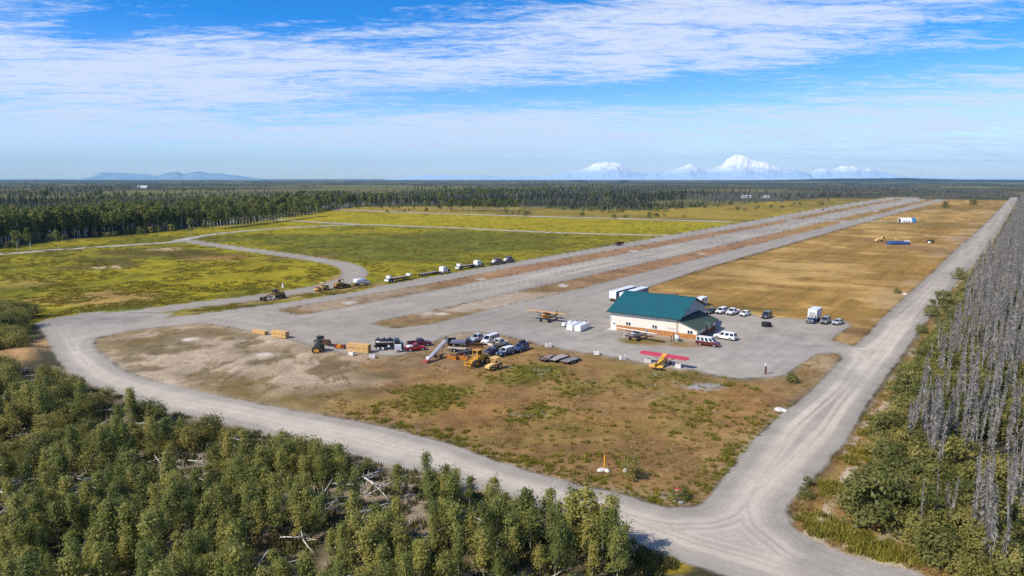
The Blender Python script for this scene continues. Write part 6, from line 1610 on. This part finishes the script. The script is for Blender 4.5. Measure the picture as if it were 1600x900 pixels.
# dead spruce forest east of the road ---------------------------------
ue = np.array([a for a, b in r_edge_uv]); ve = np.array([b for a, b in r_edge_uv])
uu, vv = jitter_grid(62, 1750, -18, 95, 2.1)
xx = uu * UD[0] + vv * VD[0]; yy = uu * UD[1] + vv * VD[1]
inside = vv - np.interp(uu, ue, ve)
m = in_view(xx, yy, 38.6, 55) & (inside > 2.5) & (vv < np.interp(uu, ue, ve) + 80) & (VR.random(len(uu)) < np.where(inside < 5, .5, np.where(uu < 220, .8, .7))) & (fbm(xx / 9, yy / 9, 3, 3) > -.10)
D = np.stack([xx[m], yy[m]], 1); D = D[np.argsort(np.hypot(D[:, 0], D[:, 1]))]
for p in D[:300]:
    near = math.hypot(*p) < 125
    grow('dead_spruce', ("trunk", "branches"), p, .55 + .6 * random.random(), "bare grey " + spruce_zone(p)[0] + "dead spruce " + spruce_zone(p)[1], "tree", spruce_zone(p)[0] + "dead spruces " + spruce_zone(p)[1], tilt=.05)
P = D[300:]; mass("dead_forest", 'dead_spruce', np.concatenate([P, np.zeros((len(P), 1))], 1), .8 + .42 * VR.random(len(P)), "grey dead spruces stretching away along the east road", "forest")
uu, vv = jitter_grid(60, 1000, -18, 95, 2.5)
xx = uu * UD[0] + vv * VD[0]; yy = uu * UD[1] + vv * VD[1]; inside = vv - np.interp(uu, ue, ve); dd = np.hypot(xx, yy)
m = in_view(xx, yy, 38.6, 55) & (inside > .3) & (inside < 75) & (fbm(xx / 9, yy / 9, 3, 8) > np.where(inside < 6, -.10, -.03) + .06 * (dd > 200))
W = np.stack([xx[m], yy[m]], 1); W = W[np.argsort(np.hypot(W[:, 0], W[:, 1]))]; print("dead", len(D), "willow", len(W))
for p in W[:240]:
    grow('willow_bush', ("stems", "foliage"), p, .7 + .6 * random.random(), "green " + spruce_zone(p)[0] + "willow bush under dead spruces " + spruce_zone(p)[1], "bush", spruce_zone(p)[0] + "willow bushes " + spruce_zone(p)[1])
P = W[240:]; mass("willow_understory", 'willow_bush', np.concatenate([P, np.zeros((len(P), 1))], 1), .6 + .6 * VR.random(len(P)), "green willows under the dead spruces farther along the road", "understory")
for px, py, s, lab in ((1368, 815, 2.05, "big round dark green bush at the corner of the dead forest"), (1350, 800, 1.3, "bush hugging the left side of the big round dark bush"), (1455, 494, 1.1, "lone bush on the verge of the east road, lower of a pair"), (1470, 484, 1.7, "taller bush on the verge of the east road, upper of a pair"), (1500, 436, 1.4, "bush on the verge farther up the east road"), (1440, 520, .8, "small bush at the gravel edge of the east road"),
    (1238, 598, .65, "small green bush by the apron corner beside the dry grass"), (985, 748, .75, "small green bush right of the yellow marker pole"), (1402, 458, .6, "small dark bush beside a pale stone in the golden field"), (1258, 778, .45, "low bush on the verge at the road corner"), (1262, 760, .35, "smaller low bush above the verge corner"), (1060, 780, .6, "grey green bush behind the red sign"),
    (1478, 325, 2.6, "dark bush standing alone in the far golden field"), (1520, 320, 3.2, "rounder dark bush at the right of the far golden field")):
    p = G(px, py); grow('willow_bush', ("stems", "foliage"), p, s, lab, "bush", None)
# bushes at the western bend
x2, y2 = jitter_grid(-230, -60, 120, 250, 2.6)
m = in_view(x2, y2, 40) & (poly_sd(left_bush, x2, y2) > .5) & (gfield(x2, y2) < -2) & (fbm(x2 / 9, y2 / 9, 2, 5) > -.2)
for p in np.stack([x2[m], y2[m]], 1)[:140]:
    grow('alder_bush', ("stems", "foliage"), p, .8 + .6 * random.random(), "green bush beside the western bend of the loop road", "bush", "bushes at the western bend", name="shrub")
# ------------------------------------------------------------------ forests to the west and north
FE = GP(forest_edge)
forest_poly_field = np.vstack([FE, UVP([(1640, 30)]), UVP([(40, 60)]), np.array([[60., 20.], [-300., 20.], [-700, 60]])])
def forest_sd(x, y): return -poly_sd(forest_poly_field, x, y)
px_x, px_y = pixel_points(52000, -90, 1690, 280.6, 436)
dd = np.hypot(px_x, px_y)
fs = forest_sd(px_x, px_y)
dead_band = (px_x * VD[0] + px_y * VD[1] > -6) & (px_x * UD[0] + px_y * UD[1] < 1750)
m = (fs > 3) & (dd < 13000) & ~dead_band & ~((fbm(px_x / 380, px_y / 380, 3, 14) > .13) & (fs > 100))
X, Y, DD, FS = px_x[m], px_y[m], dd[m], fs[m]
nz = fbm(X / 220, Y / 220, 4, 2); nzl = fbm(X / 1100, Y / 1100, 3, 7)
azd = np.degrees(np.arctan2(X, Y))
ed = FS + nz * 25
is_birch = ((FS < 60) & (azd < -5) & (VR.random(len(X)) < .75)) | ((nz + .4 * nzl > -.01) & (azd < 8) & (VR.random(len(X)) < .6))
is_dead = (azd > 14) & (nz + .02 * (azd - 14) + (VR.random(len(X)) - .5) * .3 > .08) & ~is_birch
is_low = (azd > 0) & (azd < 22) & (DD < 1300)
kinds = np.where(is_dead, 2, np.where(is_birch, 0, 1))
sc = (.7 + .5 * VR.random(len(X))) * np.where(is_low, .55, 1.0) * np.where((FS > 90) | (azd > -4), np.clip(.72 + 1.3 * fbm(X / 300, Y / 300, 2, 11), .4, .95), 1.0)
sc = sc * np.where(DD > 2500, 1.0 + .25 * (nz > .1), 1.0)
XYZ = np.stack([X, Y, X * 0], 1)
bi = np.where(kinds == 0)[0]; bi = bi[np.argsort(DD[bi])]
# thin the nearest birches so that trunks read singly
sel = []; grid = {}
for k in bi:
    if DD[k] > 900: break
    c = (int(X[k] // 6), int(Y[k] // 6))
    if c in grid: continue
    grid[c] = 1; sel.append(k)
birch_pts = [(X[k], Y[k], sc[k]) for k in sel]
solo = [(28, 392, .7), (48, 393, .8), (92, 388, .65), (298, 374, .75), (250, 371, .5), (362, 352, .6), (372, 348, .5)] + [(525 + 12.3 * i + 5 * math.sin(i * 4.1), 329.5 - 1.6 * math.sin(i * 1.7), .55 + .3 * ((i * 7) % 5) / 5) for i in range(24)] + [(690 + 3.6 * i, 329.3 + .8 * math.sin(i), .75 + .25 * ((i * 3) % 4) / 4) for i in range(34)] + [(330 + 5.0 * i, 358 - i * .62, .8 + .3 * ((i * 5) % 4) / 4) for i in range(34)]
for px, py, s in solo:
    p = G(px, py); birch_pts.insert(0, (p.x, p.y, s))
def birch_text(bx, by, lone):
    q, w = to_px((bx, by))
    z = "left of the fork in the tracks" if q < 210 else ("near the fork in the tracks" if q < 340 else ("beyond the round green field" if q < 520 else ("along the far pale track" if q < 680 else "in the far row above the yellow field")))
    return (("white stemmed birch standing clear of the forest " if lone else "white stemmed birch at the forest edge ") + z, ("clear standing birches " if lone else "forest edge birches ") + z)
for i, (bx, by, s) in enumerate(birch_pts[:300]):
    lone = i < len(solo)
    grow('birch_tree', ("trunk", "crown"), (bx, by), s, birch_text(bx, by, lone)[0], "tree", birch_text(bx, by, lone)[1], tilt=.03)
used = set(sel[:max(0, 300 - len(solo))])
rest_b = np.array([k for k in bi if k not in used])
mass("birch_forest", 'birch_tree', XYZ[rest_b], sc[rest_b], "birch woods beyond the green field", "forest")
k = kinds == 1; mass("spruce_forest", 'spruce_tree', XYZ[k], sc[k], "dark spruce forest reaching to the horizon", "forest")
k = kinds == 2; mass("dead_woods", 'dead_spruce', XYZ[k], sc[k] * 1.15, "grey burnt woods in the distance on the right", "forest")
print("forest", len(rest_b), (kinds == 1).sum(), (kinds == 2).sum(), len(birch_pts))
# scrub along the foot of the western forest and in the far band
fx, fy = pixel_points(5200, -60, 1330, 306, 432)
s_ = forest_sd(fx, fy); k = ((s_ > -14) & (s_ < 12) & (fbm(fx / 20, fy / 20, 2, 3) > -.1) & (gfield(fx, fy) < -3)) | ((poly_sd(far_band, fx, fy) > 5) & (fbm(fx / 60, fy / 60, 3, 3) > .12) & (VR.random(len(fx)) < .5) & (gfield(fx, fy) < -6))
mass("scrub", 'willow_bush', np.stack([fx[k], fy[k], fx[k] * 0], 1), .8 + .8 * VR.random(k.sum()), "scrub along the foot of the western forest", "scrub")
# ------------------------------------------------------------------ grass, weeds, flowers
gx_, gy_ = pixel_points(15000, 140, 1330, 500, 800)
gs = poly_sd(infield, gx_, gy_); tann = np.maximum(blob(330, 560, 190, 60, gx_, gy_, gx_ * 0), blob(240, 545, 120, 40, gx_, gy_, gx_ * 0))
k = (gs > .3) & (tann < .3) & (fbm(gx_ / 5, gy_ / 5, 3, 2) > -.02 + .15 * VR.random(len(gx_))) & (gy_ < 168)
mass("dry_grass", 'dry', np.stack([gx_[k], gy_[k], gx_[k] * 0], 1), .4 + .6 * VR.random(k.sum()), "short dry tawny grass on the near field", "grass")
wx, wy = pixel_points(26000, 540, 1330, 545, 800); ws_ = poly_sd(infield, wx, wy)
wn_ = np.zeros(len(wx)); nn = fbm(wx / 4, wy / 4, 3, 6)
for bx, by, rx, ry, a in ((690, 612, 60, 12, 1), (660, 630, 60, 16, .8), (840, 580, 55, 14, 1), (800, 592, 50, 10, .7), (840, 645, 55, 14, .7), (900, 605, 45, 14, .6), (1010, 592, 60, 12, .5), (700, 680, 60, 12, .35), (1050, 590, 60, 12, .4), (960, 690, 200, 60, .06), (1080, 640, 60, 26, .3), (850, 720, 120, 10, .35)):
    wn_ = np.maximum(wn_, blob(bx, by, rx, ry, wx, wy, nn) * a)
edgew = (ws_ > .2) & (ws_ < 3.5) & (wy < 120)
k = (ws_ > .2) & (((wn_ * .55 > VR.random(len(wx)))) | (edgew & (VR.random(len(wx)) < .16)) | ((nn > .30) & (wy < 140)))
mass("weeds", 'weed', np.stack([wx[k], wy[k], wx[k] * 0], 1), .35 + .6 * VR.random(k.sum()), "green weeds growing in patches on the near field", "weeds")
fl_x, fl_y = pixel_points(16000, 560, 1330, 560, 760); fsd = poly_sd(infield, fl_x, fl_y); fw = np.zeros(len(fl_x)); nn = fbm(fl_x / 2.2, fl_y / 2.2, 3, 9)
for bx, by, rx, ry, a in ((660, 603, 40, 5, .5), (1000, 590, 55, 8, .55), (1040, 605, 45, 10, .5), (930, 600, 40, 12, .25), (840, 580, 60, 14, .2), (830, 648, 40, 8, .45), (1080, 622, 60, 14, .12), (1100, 604, 40, 6, .2), (1000, 620, 160, 40, .07)):
    fw = np.maximum(fw, blob(bx, by, rx, ry, fl_x, fl_y, nn) * a)
k = (fsd > 1) & (fw * sstep(-.05, .2, nn) > VR.random(len(fl_x)))
mass("wildflowers", 'flower', np.stack([fl_x[k], fl_y[k], fl_x[k] * 0], 1), .6 + .5 * VR.random(k.sum()), "white flower heads scattered over the near field", "flowers")
ex, ey = pixel_points(30000, -60, 1700, 330, 900); eu = ex * UD[0] + ey * UD[1]; ev_ = ex * VD[0] + ey * VD[1]; gg = gfield(ex, ey)
k = (ev_ > -20) & (ev_ < np.interp(eu, ue, ve) + 3) & (gg < -.5) & (eu > 55) & (fbm(ex / 4, ey / 4, 3, 4) > -.02)
mass("verge_grass", 'dry', np.stack([ex[k], ey[k], ex[k] * 0], 1), .5 + .8 * VR.random(k.sum()), "dry grass on the verge of the east road", "grass")
k = (ev_ > -20) & (ev_ < np.interp(eu, ue, ve) + 8) & (gg < -1.0) & (eu > 55) & (fbm(ex / 5, ey / 5, 3, 12) > .08)
mass("verge_weeds", 'weed', np.stack([ex[k], ey[k], ex[k] * 0], 1), .5 + .9 * VR.random(k.sum()), "yellow green weeds on the verge of the east road", "weeds")
lx, ly = pixel_points(15000, -60, 1100, 352, 500)
k = (poly_sd(green, lx, ly) > 2) & (gfield(lx, ly) < -1.5) & (fbm(lx / 12, ly / 12, 3, 4) > -.05)
mass("meadow_grass", 'meadow', np.stack([lx[k], ly[k], lx[k] * 0], 1), np.stack([1.3 + 1.0 * VR.random(k.sum())] * 2 + [.55 + .4 * VR.random(k.sum())], 1), "rough yellow green grass of the western field", "grass")
lx, ly = pixel_points(3000, -20, 1060, 570, 900); g_ = gfield(lx, ly)
k = (poly_sd(thicket, lx, ly) > -4.5) & (g_ < -.4) & (g_ > -5)
mass("roadside_brush", 'brush', np.stack([lx[k], ly[k], lx[k] * 0], 1), .5 + .7 * VR.random(k.sum()), "low brush along the thicket side of the loop road", "brush")
